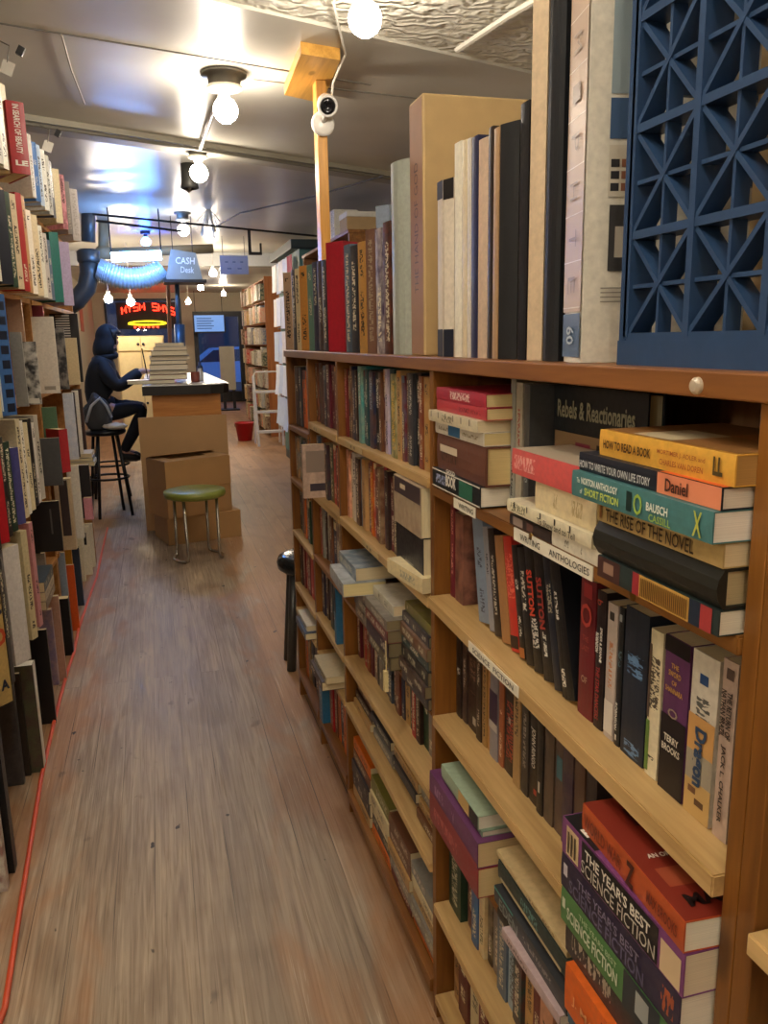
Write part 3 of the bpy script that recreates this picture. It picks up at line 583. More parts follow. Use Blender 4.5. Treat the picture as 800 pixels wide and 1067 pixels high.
# stack C
lie(.452, .562, .762, Z1, 1.167, '2c3a3a', 'striped many coloured anthology at the foot of its stack', .14, [('p', '', .0, .22, 0, .98, '4a2f2c'), ('p', '', .06, .16, .05, .5, '9a7a68'), ('p', '', .34, .40, 0, .98, '9c3038'), ('p', '', .40, .80, 0, .98, 'c79a4e'), ('s', 'IIIIIIIIIIIIIIIIIIIIIIIII', .42, .79, 0, .8, '6b4a22'), ('p', '', .80, .88, 0, .98, '1f2c3e'), ('p', '', .88, .96, 0, .98, 'a33a3c'), ('s', 'W', .82, .86, 0, .4, 'c9b050')], title=0, paper='e6dfcc')
lie(.455, .562, .768, 1.167, 1.204, '23241f', 'thick dark green cloth book second from the foot of its stack', .15, bulge=.008, hard=True, name='hardcover_book', title=0, paper='c9b48c')
lie(.452, .562, .768, 1.204, 1.227, 'b59a64', 'tan paperback titled THE RISE OF THE NOVEL', .14, [('s', 'THE RISE OF THE NOVEL', .1, .82, -.05, .6, '33261a', .0), ('s', 'I', .04, .06, 0, .6, '8a5a2c')], title=0)
lie(.438, .560, .80, 1.227, 1.2555, '47797c', 'teal paperback titled NORTON ANTHOLOGY OF SHORT FICTION', .155, [('s', 'NORTON ANTHOLOGY', .1, .4, .22, .27, 'e2e6da', .015), ('s', 'SHORT FICTION', .13, .41, -.17, .3, 'c2d25a', .01), ('s', 'The', .06, .085, .2, .2, 'e2e6da'), ('s', 'of', .09, .11, -.2, .2, 'e2e6da'), ('p', '', .46, .50, 0, .7, '17302e'), ('s', 'O', .52, .58, 0, .75, '9ab84a'), ('s', 'BAUSCH', .61, .75, .05, .3, 'e2e6da', .015), ('s', 'CASSILL', .63, .77, -.3, .25, '9ab84a'), ('s', 'X', .90, .95, 0, .8, 'b5b84e')], title=0, paper='efe9da')
lie(.445, .560, .798, 1.2555, 1.2755, '20242f', 'navy and orange paperback titled HOW TO WRITE YOUR OWN LIFE STORY', .15, [('s', 'HOW TO WRITE YOUR OWN LIFE STORY', .02, .58, -.1, .42, 'cfd2d2'), ('p', '', .62, 1, 0, 1, 'e08a66'), ('s', 'Daniel', .68, .82, 0, .62, '4a2a20', .01), ('s', 'EF', .90, .94, 0, .5, '3a2a24', .02), ('q', '', .0, .98, .19, .38, 'd8602a')], title=0, paper='e6dccb')
lie(.452, .555, .768, 1.2755, 1.303, 'd9a544', 'yellow paperback titled HOW TO READ A BOOK topping its stack', .15, [('s', 'HOW TO READ A BOOK', .05, .45, -.02, .34, '4a2c14', .02), ('s', 'MORTIMER J. ADLER and', .5, .83, .12, .2, 'a5562c'), ('s', 'CHARLES VAN DOREN', .52, .82, -.2, .2, 'a5562c'), ('s', 'LL', .88, .94, .05, .6, '4a3c20', .03), ('q', '', .03, .97, .5, .97, '8c6236'), ('q', '', .05, .5, .62, .3, 'c4b494'), ('q', '', .5, .9, .3, .4, 'a87038')], title=0, paper='b58a4a')
# ------------------------------------------------------------------ front bookcase, science fiction shelf (second)
G = 'paperbacks on the science fiction shelf'
X2 = .502
def sf(ya, yb, cov, label, titles=(), h=.176, lean=0.0, d=.11, X=X2, turn=0, **k):
    w = abs(ya-yb)-.0008; y = (ya+yb)/2
    return book('paperback', w, h, d, stand(X, y, zS2(y)+.0006+abs(math.sin(lean))*w/2, lean, turn), cov, label, G, titles=titles, exact=True, title=k.pop('title', 0), **k)
yb2 = lambda x, y: onX(x, y, X2).y
sf(1.366, 1.343, '6b2030', 'dark red paperback pressed to the far post of the science fiction shelf', [('s', 'THE BLOODED RED', .1, .85, 0, .4, 'c88a80')], .182)
sf(1.341, 1.300, '553430', 'mottled red brown paperback before the leaning row', pic=.8, acc='9c6a58', h=.165)
Lx = [(yb2(499, 651), yb2(510, 651), '7d8fa6', 'pale blue leaning paperback, first of the leaning row', [('s', 'STARS AND STEEL', .1, .9, 0, .4, '3a4458')], .176),
      (yb2(510, 659), yb2(515.5, 659), '8f8f98', 'grey leaning paperback beside the pale blue one', [('s', 'THE LAST COLONY', .1, .9, 0, .4, '3a3a48')], .172),
      (yb2(515.5, 664), yb2(522.5, 664), '2c2424', 'dark brown leaning paperback beside the grey one', [('s', 'NIGHT WATCH', .2, .8, 0, .4, 'bdb5a5')], .174),
      (yb2(523, 675), yb2(532, 675), 'a5784c', 'thin tan leaning paperback beside the bright red one', (), .170),
      (yb2(533, 681), yb2(541.7, 681), 'c2362c', 'bright red leaning paperback with a black foot', [('s', 'RED PLANET', .15, .6, 0, .45, 'e0705c'), ('p', '', .86, .97, 0, .98, '251a1c'), ('s', 'TALES OF', .6, .84, .3, .3, 'e8e4d8')], .178),
      (yb2(542, 687), yb2(548, 687), '242222', 'black leaning paperback with a thin orange foot', [('s', 'OUTLANDS', .3, .8, 0, .45, 'd8d4c8'), ('p', '', .9, .99, 0, .9, 'b06a34')], .172),
      (yb2(548.5, 694), yb2(556, 694), '1d1d20', 'slim black leaning paperback left of the SUTTON pair', [('s', 'DARK HARBOUR', .2, .85, 0, .5, 'c9c5b8')], .174),
      (yb2(556.5, 702), yb2(566, 702), '17181b', 'black leaning paperback lettered SUTTON in red, farther of the pair', [('s', 'SUTTON', .2, .56, .02, .66, 'c8432e', .03), ('s', 'THE SHORT LIVES', .58, .98, .2, .3, 'd8d6cc', .02), ('s', 'OF MEN', .6, .85, -.2, .3, 'd8d6cc', .02)], .186),
      (yb2(566.5, 712), yb2(577, 712), '191a1e', 'black leaning paperback lettered SUTTON in dull red, nearer of the pair', [('s', 'SUTTON', .2, .6, .02, .62, '9c3630', .03), ('s', 'THE ORIGIN', .62, .92, 0, .34, 'd0cec4', .02)], .184),
      (yb2(577.5, 722), yb2(585, 722), '1b2230', 'navy leaning paperback with a pale block title', [('s', 'PATHS OF GLASS', .2, .75, .05, .55, '9c9684', .03)], .186),
      (yb2(585.5, 731), yb2(594, 731), '1a1a1c', 'black leaning paperback with bold white title', [('s', 'AND THE WORLD WAS GREY', .22, .92, 0, .48, 'dedad0', .03)], .186)]
for i, (ya, yb, c, l, ti, h) in enumerate(Lx): sf(ya, yb, c, l, ti, h, lean=.2+.006*i)
sf(yb2(588, 735), yb2(599, 740), '15171c', 'black leaning paperback, last of the leaning row', (), .186, lean=.30)
sf(yb2(601, 750), yb2(616.6, 750), '6a2028', 'maroon paperback with a red ring before the leaning row', [('p', '', .03, .13, 0, .55, '9a3036'), ('s', 'BR', .05, .1, 0, .4, 'e0d8cc', .02), ('s', 'O', .17, .34, 0, .74, 'b8433c', .0), ('h', 'THE', .42, .04, 0, .4, '9a4a40'), ('h', 'LAST', .49, .04, 0, .5, '9a4a40'), ('h', 'OATH', .57, .04, 0, .55, '9a4a40'), ('h', 'OF', .72, .05, 0, .4, 'b89a80'), ('h', 'FIRE', .8, .05, 0, .5, 'b89a80')], .184)
sf(yb2(617.5, 756), yb2(627, 756), '211a1e', 'black paperback by SPIDER & JEANNE ROBINSON', [('s', 'SPIDER & JEANNE', .25, .5, .2, .34, 'e4e0d8', .02), ('s', 'ROBINSON', .3, .44, -.2, .34, 'e4e0d8', .02), ('s', 'THE STAR DANCERS', .54, .93, 0, .42, 'a83238', .01), ('s', 'b', .06, .1, 0, .6, 'b84a3c')], .179)
sf(yb2(628, 768), yb2(638.5, 768), 'b7aaa2', 'pale grey paperback with orange lettering next to SPIDER & JEANNE ROBINSON', [('s', 'THE BRIDGE - TOM HOLT', .22, .62, 0, .36, 'b5764e'), ('p', '', .06, .12, 0, .45, '34302e'), ('p', '', .72, .96, 0, .9, 'd4ccc2')], .172)
sf(yb2(639, 780), yb2(644.5, 780), '1b1e22', 'black paperback lettered ROBINSON near its foot', [('s', 'ROBINSON', .68, .88, 0, .5, 'dcd8cf', .02), ('s', 'Downward', .18, .42, .05, .55, '4f6a74'), ('p', '', .05, .1, 0, .5, '9aa0a0'), ('p', '', .92, .96, -.1, .35, 'd4d0c8')], .174)
sf(yb2(645, 795), yb2(669.5, 795), '1e2838', 'wide navy paperback with pale blue outlined lettering', [('s', 'RANDOM FLIGHT TO', .1, .62, .08, .5, '5f83ad', .0), ('s', 'THE RIM', .64, .9, .08, .5, '4a6c94', .0), ('s', '- - -', .94, .98, 0, .2, '8aa0b8')], .181)
sf(yb2(670.5, 812), yb2(683.5, 812), 'd6ccae', 'pale yellow paperback with a green painted foot', [('s', 'LAST SUMMER ROSE', .18, .54, .1, .5, '4a4238'), ('s', 'L. SPRAGUE', .62, .88, .1, .4, '5a4e40'), ('p', '', .62, .97, -.36, .3, '5f7f3c'), ('p', '', .1, .6, -.4, .2, '5a4a40')], .172)
sf(yb2(685, 825), yb2(711, 825), '5f3460', 'purple and black paperback titled THE SWORD OF SHANNARA', [('p', '', 0, .1, 0, 1, '17151a'), ('p', '', .5, 1, 0, 1, '1d191f'), ('h', 'THE', .17, .03, 0, .3, 'd0a24a'), ('h', 'SWORD', .22, .035, 0, .5, 'd0a24a'), ('h', 'OF', .275, .03, 0, .2, 'd0a24a'), ('h', 'SHANNARA', .325, .035, 0, .7, 'd0a24a'), ('h', 'O', .47, .06, 0, .4, 'a3957e'), ('h', 'TERRY', .64, .045, 0, .6, 'd8d0bf', .01), ('h', 'BROOKS', .705, .045, 0, .74, 'd8d0bf', .01)], .176)
sf(yb2(711.5, 848), yb2(739.5, 848), 'cfc9bb', 'white topped paperback with blue blackletter Dragon lettering', [('p', '', .38, .6, 0, 1, 'c99a5e'), ('p', '', .6, .78, 0, 1, '9c9484'), ('p', '', .78, 1, 0, 1, 'c2a066'), ('p', '', .12, .18, 0, .32, '2b4a78'), ('h', 'BCB', .09, .025, 0, .3, '2b4a78', .02), ('s', 'Roland Mayer', .26, .46, .12, .28, '5a5a58'), ('s', 'Dragon', .44, .8, -.02, .56, '2d4666', .03), ('p', '', .82, .86, -.2, .3, '6b4a34'), ('p', '', .88, .92, .1, .35, '5a3f2c')], .178)
sf(yb2(741, 868), yb2(757, 868), 'b9a294', 'pinkish paperback titled THE RETURN OF NATHAN BRAZIL', [('s', 'THE RETURN OF', .16, .42, .2, .34, '2d2422', .02), ('s', 'NATHAN BRAZIL', .16, .42, -.2, .34, '2d2422', .02), ('s', 'JACK L. CHALKER', .46, .9, 0, .36, '3a2e2a', .02), ('p', '', .04, .1, .05, .5, '5a4a44')], .186)
sf(yb2(758, 884), yb2(768, 884), '20505e', 'teal paperback squeezed by the near post of the science fiction shelf', [('s', 'Fate', .72, .84, 0, .5, 'a8c0b8')], .184)
# third shelf
G = 'paperbacks on the third shelf of the front bookcase'
zb = .6905
Y = 1.366
for i, (t, c, l, ti, h) in enumerate((
    (.026, '231d1c', 'black paperback with white title at the far post, third shelf down', [('s', 'NEEDLE', .1, .5, 0, .5, 'cfcbc2', .01)], .17),
    (.024, '3a2c2a', 'dark brown mottled paperback second from the far post, third shelf down', [('s', 'EMPIRE', .2, .6, 0, .4, 'a59a90')], .172),
    (.05, '2a1c1c', 'thick dark paperback with faint lettering, third shelf down', [('s', 'A WORLD OUT', .25, .6, .1, .34, '7a5f50'), ('p', '', .84, .92, .2, .3, 'b8b0a2')], .186),
    (.024, '332820', 'slim dark brown paperback beside the thick dark one', [('s', 'RAVENS OF EARTH', .1, .85, 0, .4, 'b0a490')], .18),
    (.021, 'a5804c', 'tan paperback with brown lettering, third shelf down', [('s', 'THE GALACTIC CLUSTER', .15, .9, 0, .44, '4a3822')], .176),
    (.018, 'c08a48', 'light orange paperback, third shelf down', (), .165),
    (.034, '8b8890', 'silver and purple banded paperback, third shelf down', [('p', '', .3, .62, 0, 1, '3a2444'), ('p', '', .62, .70, 0, 1, 'b8b4b0')], .176),
    (.02, '9c5a38', 'rust orange paperback, third shelf down', [('s', 'OF TIME', .4, .9, 0, .4, 'd8b090')], .17),
    (.042, '1f1b1c', 'thick black paperback with large red letters, third shelf down', [('s', 'GUEST', .1, .4, 0, .6, '9c3c30', .01), ('s', 'HALO', .62, .92, 0, .62, 'a8422f', .02), ('p', '', .44, .5, 0, .2, 'b0a898')], .182),
    (.026, 'a8885a', 'sand coloured paperback beside the black and red one', [('s', 'PAIRS OF SUNS', .1, .5, 0, .44, '3f3226')], .176),
    (.026, '3a3634', 'charcoal paperback beside the sand coloured one', [('s', 'A SHARE OF VENUS', .2, .8, 0, .4, '8d867c')], .172),
    (.034, '211e1e', 'black paperback lettered JOHN RINGO', [('s', 'JOHN RINGO', .3, .66, 0, .48, 'd6d0c4', .01), ('p', '', .85, .9, .2, .3, 'a83a30')], .182),
    (.02, '191a1d', 'slim black paperback after JOHN RINGO', [('p', '', .7, .8, 0, .3, 'c8c4bc')], .176),
    (.03, '4a4038', 'picture spined paperback behind the big stack', [('s', 'BLADE', .6, .85, 0, .5, 'c4bcae')], .176),
    (.03, '54443e', 'second picture spined paperback behind the big stack', [('p', '', .3, .5, 0, .6, '3c6a78')], .174),
    (.03, '3a2c40', 'dark purple paperback behind the big stack', (), .174),
    (.028, '5a4234', 'brown picture spined paperback behind the big stack', (), .17),
    (.028, '2c2428', 'dark paperback last behind the big stack', (), .17))):
    if Y-t < .80: break
    book('paperback', t-.0012, h, .11, stand(.514+(.002*(i % 3)), Y-t/2, zb), c, l, G, titles=ti, title=0, exact=True, pic=.5 if i in (1, 13, 14, 15, 16) else .12, acc='6a5648'); Y -= t
# stacks on the thin board
G = 'books stacked on the thin board of the front bookcase'
zB = .4903
lie(.452, 1.10, 1.345, zB, .545, '8a2f34', 'thick red spined paperback at the foot of the purple stack', .16, [('s', 'XANTH TRILOGY', .1, .6, .1, .2, 'b8605c')], title=0, paper='d6bf8e')
lie(.452, 1.102, 1.345, .545, .592, '6a3a66', 'thick purple paperback with red lower edge', .16, [('s', 'PIERS LEGEND', .12, .55, .1, .2, 'a07a9c'), ('p', '', 0, 1, -.42, .16, '8f3438')], title=0, paper='d6bf8e')
lie(.465, 1.115, 1.31, .592, .603, '7f9480', 'thin pale green book lying on the purple stack', .14, title=0, paper='c8c2ae')
lie(.46, 1.12, 1.30, .603, .628, '9aae98', 'pale green and black paperback topping the purple stack', .13, [('p', '', .78, 1, 0, 1, '1b1b1f'), ('p', '', .5, .78, 0, 1, 'c9a86a')], title=0, paper='ddd6c6')
lie(.468, .83, 1.055, zB, .507, '26221f', 'dark brown book lying lowest beside the purple stack', .15, title=.5, paper='c9bfa8')
lie(.452, .815, .99, .507, .524, 'b7a2a4', 'pale pink spined paperback under the grey EDEN volume', .14, [('s', 'NEW DIRECTIONS', .1, .85, 0, .4, '6a5a5c')], title=0, paper='ece6da', rot=.03)
lie(.46, .812, 1.05, .524, .552, '3a3c40', 'grey and teal volume lettered EDEN', .15, [('s', 'EDEN', .1, .38, -.05, .66, '8c938f', -.01), ('s', 'HARRY HARRISON', .44, .72, 0, .25, '8a8480'), ('s', 'ACE', .9, .95, 0, .3, 'c0bcb4'), ('p', '', 0, .3, .42, .14, '4f9a98')], title=0, paper='cfc4ac')
lie(.474, .822, 1.045, .552, .566, '2a2320', 'thin dark book lying above EDEN', .13, title=0)
lie(.466, .816, 1.05, .566, .596, '22312f', 'dark teal book with cream bands above EDEN', .14, [('p', '', .05, .9, -.38, .2, 'b5a584'), ('s', 'THE DRAGON WAITING', .1, .6, .12, .3, '5f8a86')], title=0, paper='8a7a5a')
lie(.468, .83, 1.06, .596, .607, 'c3ad82', 'thin cream book lying on the dark teal one', .13, [('s', 'A WRITERS GUIDE TO WORLDS', .1, .85, 0, .5, '8a7450')], title=0, paper='c9b48c')
# big stack
lie(.446, .562, .762, zB, .54, 'd9642a', 'orange paperback at the foot of the tall stack', .15, [('s', 'THE MARS', .1, .5, 0, .3, 'e8a070')], title=0)
lie(.450, .565, .79, .54, .58, '2f5f7f', 'blue paperback between two orange ones in the tall stack', .15, [('s', 'OCEAN OF SKY', .1, .7, 0, .3, '8fb0c4')], title=0)
lie(.436, .562, .775, .58, .645, 'd4621f', 'thick orange paperback lettered MARS in the tall stack', .15, [('s', 'J. MARS', .1, .45, -.05, .24, 'f0a870')]+[('p', '', .4+.09*i, .43+.09*i, .2-.1*(i % 3), .35, '6b2414') for i in range(6)], title=0)
lie(.446, .562, .795, .645, .692, '3a3436', 'dark thick book hidden low in the tall stack', .15, title=.6)
lie(.438, .560, .795, .692, .738, '4f7f4a', 'green paperback titled SCIENCE FICTION in the tall stack', .16, [('s', 'SCIENCE FICTION', .08, .56, -.02, .36, 'c8d2bc', .01), ('s', 'THE YEARS BEST', .2, .55, .32, .16, 'a8bf9a'), ('p', '', .6, .88, 0, 1, '28323a'), ('p', '', .7, .8, .05, .6, '9aa0a0'), ('p', '', .02, .05, .1, .3, 'c8d2bc')], title=0, paper='e9e2d2')
lie(.438, .560, .797, .738, .784, '2c2540', 'dark violet paperback titled THE YEAR\'S BEST SCIENCE FICTION', .16, [('s', "THE YEAR'S BEST", .18, .72, .2, .26, '77708c', .0), ('s', 'SCIENCE FICTION', .1, .76, -.16, .36, '5f5a7c', .0), ('p', '', .03, .07, .1, .35, 'c0bcc8'), ('s', 'GARDNER', .8, .9, .1, .2, 'a8522f'), ('s', 'DOZOIS', .8, .9, -.2, .2, 'a8522f'), ('s', 'K', .93, .98, 0, .5, 'c8b088')], title=0, paper='efe8d8')
lie(.438, .558, .797, .784, .832, '7a4278', 'purple paperback with black title box, THE YEAR\'S BEST SCIENCE FICTION', .16, [('p', '', .2, .83, 0, .9, '1b1a1e'), ('s', "THE YEAR'S BEST", .24, .78, .2, .28, 'd8d4c8', .01), ('s', 'SCIENCE FICTION', .21, .82, -.18, .34, 'bdb9ac', -.01), ('p', '', .05, .17, 0, .8, 'd8bf94'), ('s', 'III', .07, .15, 0, .6, '4a3a2c'), ('p', '', .85, .985, -.05, .75, 'd0b894'), ('s', 'XXIX', .87, .965, -.05, .5, '4a3a2c', .02), ('q', '', .0, 1, .84, .3, '1b1a1e'), ('c', 'FUTU', .02, .3, .82, .07, 'e8e4d8', .03)], title=0, paper='e6d8bc')
lie(.437, .560, .766, .832, .866, 'b5522a', 'red and orange paperback titled WORLD WAR Z topping the tall stack', .14, [('s', 'WORLD WAR', .04, .45, 0, .5, '7c2f1a', .01), ('s', 'Z', .50, .58, 0, .85, '4a1c14', .03), ('s', 'MAX BROOKS', .7, .96, 0, .4, '7a2c1c', .01), ('q', '', .005, .995, .5, .99, '7c2a1e'), ('q', '', .5, .8, .6, .22, '8f3a26'), ('q', '', .1, .4, .3, .14, '9a4a30'), ('q', '', .62, .9, .25, .2, '3a1614'), ('c', 'AN ORAL HISTORY', .12, .62, .46, .035, 'e6d8c8', .02), ('c', 'OF THE ZOMBIE WAR', .14, .6, .4, .025, 'b87a60'), ('c', 'MAX', .12, .5, .12, .085, '1d1414', .03), ('q', '', .25, .6, .8, .16, '4a1814'), ('c', '--', .3, .54, .8, .02, 'd8b8a0')], title=0, paper='f0eadc', rot=-.045)
# fourth shelf
row(1.366, 1.30, .2795, .50, ['dark green'], 'on the fourth shelf of the front bookcase', 'far end', 'paperbacks on the fourth shelf of the front bookcase', (.16, .175), pages=True)
row(1.295, .6, .2805, .505, ['maroon', 'blue', 'cream', 'dark brown', 'grey', 'slate blue', 'pale blue', 'dark teal', 'tan', 'dark red', 'peach', 'brown', 'navy', 'charcoal', 'pale grey', 'dark red', 'tan', 'slate blue', 'black', 'brown', 'dark green', 'grey'],
    'on the fourth shelf of the front bookcase', 'far end', 'paperbacks on the fourth shelf of the front bookcase', (.165, .19), start=2)
row(1.36, .9, .0605, .505, ['tan', 'maroon', 'cream', 'dark red', 'brown', 'grey', 'ochre', 'dark brown', 'slate blue', 'red'], 'on the bottom shelf of the front bookcase', 'the far post', 'books on the bottom shelf of the front bookcase', (.16, .19), tr=(.03, .05))
# next bookcase, bottom right corner
book('paperback', .04, .235, .15, stand(.478, .489, .4508), '2a587c', 'blue paperback on the bookcase cut off by the photo edge', 'books on the cut-off bookcase', titles=[('s', 'THE SE', .3, .7, 0, .36, 'd8d8cc', .01), ('s', 'SHE', .05, .15, 0, .4, 'b8c0c0')], title=0, exact=True)
book('paperback', .05, .225, .15, stand(.482, .436, .4508), 'd8cfba', 'cream paperback next to the blue one on the cut-off bookcase', 'books on the cut-off bookcase', exact=True)
row(.40, -.3, .4508, .485, ['brown', 'navy', 'tan', 'dark red', 'cream', 'charcoal', 'green', 'orange', 'black', 'white', 'slate blue', 'maroon'], 'on the cut-off bookcase', 'the far post', 'books on the cut-off bookcase', (.19, .23), start=3, d=.15, tr=(.03, .06))
# ------------------------------------------------------------------ middle bookcase
g1 = 'paperbacks on the top shelf of the middle bookcase'
row(2.165, 1.392, lambda y: 1.1435+.0065*(2.18-y)/.795, .492, [('dark red', 'pink'), ('dark brown', 'cream'), ('navy', 'cream'), ('navy', 'white'), 'dark brown', 'slate blue', ('teal', 'white'), ('dark teal', 'white'), 'dark teal', 'black', ('navy', 'pale blue'), ('black', 'white'), 'brown', 'maroon',
    ('lavender', 'navy'), ('dark teal', 'yellow'), ('olive', 'yellow'), 'tan', 'dark red', 'brown', ('charcoal', 'pale grey'), 'black', 'dark red', 'tan', 'pale grey', ('ochre', 'cream')], 'on the top shelf of the middle bookcase', 'far post', g1, (.178, .194))
g2 = 'paperbacks on the second shelf of the middle bookcase'
row(2.165, 1.625, .9203, .495, [('peach', 'brown'), ('cream', 'brown'), 'white', 'dark brown', 'slate blue', 'tan', 'dark red', ('orange', 'yellow'), 'red', 'dark red', 'brown', 'crimson', 'dark brown', 'maroon', 'black', 'charcoal', 'black', ('black', 'white')], 'on the second shelf of the middle bookcase', 'far post', g2, (.17, .19))
book('paperback', .03, .18, .108, frame((0, 0, -1), (1, 0, 0), (0, -1, 0), (.482, 1.60, .9205+.108)), '1b1c20', 'black paperback facing out on its long edge, second shelf', g2, exact=True, title=0, titles=[('k', '- -', .2, .6, .5, .05, '8a8a84'), ('q', '', .62, .75, .5, .3, '7a786e')])
book('paperback', .034, .18, .098, frame((0, 0, -1), (1, 0, 0), (0, -1, 0), (.48, 1.60, .9205+.108+.0985)), 'b3a286', 'tan picture paperback facing out on top of the black one', g2, exact=True, title=0, pic=.5, acc='8a6a5c', titles=[('q', '', .02, .35, .5, .96, '3a2e34'), ('q', '', .12, .22, .35, .2, 'c8b89a')])
book('paperback', .03, .17, .108, Matrix.Translation((.458, 1.40, .9215+.02)) @ Matrix.Rotation(.12, 4, 'Z') @ Matrix.Rotation(.0, 4, 'X') @ frame((1, 0, 0), (0, 0, -1), (0, 1, 0), (0, 0, 0)), 'd8c9a0', 'cream paperback fallen flat below the facing covers', g2, exact=True, title=0, titles=[('s', '- -- - ----', .2, .8, 0, .5, '9a9a88')])
g3 = 'paperbacks stacked flat on the third shelf of the middle bookcase'
def st3(X, Y0, z0, t, c, l, n=(), L=.175, rot=0, **k): lie(X, Y0, Y0+L, z0, z0+t, c, l, .108, n, rot=rot, group=g3, title=k.pop('title', .8), **k)
z3 = .6853
for i, (X, Y0, t, c, l) in enumerate(((.468, 1.40, .024, 'charcoal', 'charcoal paperback lowest in the middle bookcase stack by its near post'), (.462, 1.402, .026, 'dark brown', 'dark brown paperback second in the stack by that near post'), (.468, 1.40, .03, 'black', 'thick black paperback third in the stack by that near post'),
        (.47, 1.404, .022, 'dark teal', 'dark teal paperback fourth in the stack by that near post'), (.466, 1.40, .026, 'brown', 'brown picture paperback fifth in the stack by that near post'), (.472, 1.405, .022, 'charcoal', 'charcoal paperback sixth in the stack by that near post'), (.478, 1.402, .022, 'olive', 'olive paperback topping the stack by that near post'))):
    st3(X, Y0, z3, t, CN[c], l, pic=.5 if i in (4, 6) else .2, acc='8a7a6a', paper='7d7052'); z3 += t
z3 = .6853
for i, (X, Y0, t, c, l) in enumerate(((.452, 1.61, .03, '6a5f3c', 'olive and black paperback lowest in the stack left of the hanging bookmark'), (.448, 1.612, .034, '3a2a38', 'dark purple paperback holding the hanging bookmark'), (.446, 1.61, .03, '7c3430', 'red picture paperback above the bookmarked one'), (.444, 1.608, .024, '857f74', 'pale grey photo paperback above the red picture one'))):
    st3(X, Y0, z3, t, c, l, pic=.4, acc='2c2426', paper='7d7052', L=.19); z3 += t
st3(.466, 1.63, z3, .024, 'c9c3b2', 'white paperback topping the bookmarked stack', L=.17, pic=.2)
z3 = .6853
for i, (X, Y0, t, c, l) in enumerate(((.47, 1.83, .034, '4a3a34', 'brown paperback lowest of the third shelf\'s far stack'), (.468, 1.835, .03, '2a2a30', 'charcoal paperback second of the third shelf\'s far stack'), (.466, 1.84, .034, '5a4a44', 'dun paperback third of the third shelf\'s far stack'))):
    st3(X, Y0, z3, t, c, l, pic=.4); z3 += t
st3(.405, 1.86, z3, .034, '8f979c', 'thick silver grey paperback jutting out over the aisle', L=.19, rot=-.04, paper='e0cf9a', pic=.5, acc='c8ccd0'); z3 += .034
st3(.44, 1.87, z3, .034, '6a7c8a', 'blue grey paperback lying on the jutting silver one', L=.185, pic=.6, acc='b8bcc0')
# bookmark
o = MB().box(.4395, .4405, 1.600, 1.606, .69, .76).box(.434, .4425, 1.596, 1.6085, .645, .692).build('hanging_bookmark', pm('yellowed_paper', 'd8c894', .7)); tag(o, 'yellowed paper bookmark hanging from the dark purple paperback', 'bookmark')
g4 = 'paperbacks on the fourth shelf of the middle bookcase'
row(2.165, 1.392, lambda y: .5055+.0095*(2.18-y)/.795, .512, ['maroon', 'tan', 'dark red', 'red', 'dark red', 'maroon', 'grey', 'charcoal', 'grey', 'black', 'charcoal', ('black', 'white'), 'dark brown', 'brown', ('navy', 'pale grey'), 'tan', 'dark green', 'red', 'dark brown', 'dark green', 'grey', 'maroon', 'brown', 'red', 'charcoal'],
    'on the fourth shelf of the middle bookcase', 'far post', g4, (.145, .158))
z5 = .3605
for i, (y0, c) in enumerate(((1.96, 'brown'), (1.76, 'dark brown'), (1.56, 'olive'), (1.395, 'charcoal'))):
    for j in range(3):
        L = .185 if i < 3 else .155
        lie(.49+.006*((i+j) % 3), y0, y0+L, z5+.024*j, z5+.024*(j+1), CN[rnd.choice(('brown', 'dark brown', 'charcoal', 'maroon', 'grey', 'tan'))], f'shaded book lying {("lowest","midway","uppermost")[j]} in {ORD[i+1]} low pile from far post, fifth shelf, middle bookcase', .108, title=.8, group='books lying on the fifth shelf of the middle bookcase', pages=False)
z6 = .0805
for i, y0 in enumerate((1.95, 1.76, 1.58, 1.395)):
    z = z6
    for j in range(5):
        t = rnd.uniform(.028, .042); L = .18 if i else .195
        lie(.478+.008*rnd.random(), y0, y0+L-.01*rnd.random(), z, z+t, CN[rnd.choice(('brown', 'tan', 'grey', 'dark red', 'charcoal', 'cream', 'orange', 'olive'))], f'dusty book {("lowest","second lowest","midway","second highest","uppermost")[j]} in {ORD[i+1]} bottom pile from the middle bookcase\'s far post', .14, title=.7, group='books piled on the bottom shelf of the middle bookcase', pages=False); z += t
# ------------------------------------------------------------------ third and end bookcases
dk = ['dark red', 'charcoal', 'brown', 'maroon', 'navy', 'dark brown', 'dark green', 'black', 'tan', 'slate blue', 'red', 'grey', 'dark teal', 'orange']
def some(n, a=None): return [rnd.choice(a or dk) for _ in range(n)]
nm3 = ('top', 'second', 'third', 'fourth', 'fifth', 'bottom')
for i, (z, hh, n) in enumerate(((1.1445, .19, 11), (.9135, .19, 11), (.7005, .175, 11), (.4945, .165, 10), (.3565, .11, 0), (.1105, .2, 10))):
    if n: row(2.605, 2.196, z, .495, some(n, dk if i else ['dark brown', 'maroon', 'black', 'cream', 'brown', 'tan', 'dark red']), f'on the {nm3[i]} shelf of the third bookcase', 'far post', f'paperbacks on the {nm3[i]} shelf of the third bookcase', (hh*.9, hh))
book('paperback', .02, .17, .105, stand(.425, 2.50, .9135), 'c4aa98', 'pale pink cover pulled out of the third bookcase', 'paperbacks on the second shelf of the third bookcase', pic=.3, acc='5a4a44', exact=True, title=0, titles=[('q', '', .1, .9, .68, .4, '8f7f74'), ('q', '', .2, .8, .2, .14, '3c3440')])
lie(.42, 2.27, 2.46, .3565, .385, '3a2a26', 'dark book jutting over the fifth shelf of the third bookcase', .14, group='books lying on the fifth shelf of the third bookcase', pages=True)
lie(.43, 2.25, 2.44, .385, .408, 'b3a584', 'cream edged book lying on the dark jutting one', .14, group='books lying on the fifth shelf of the third bookcase')
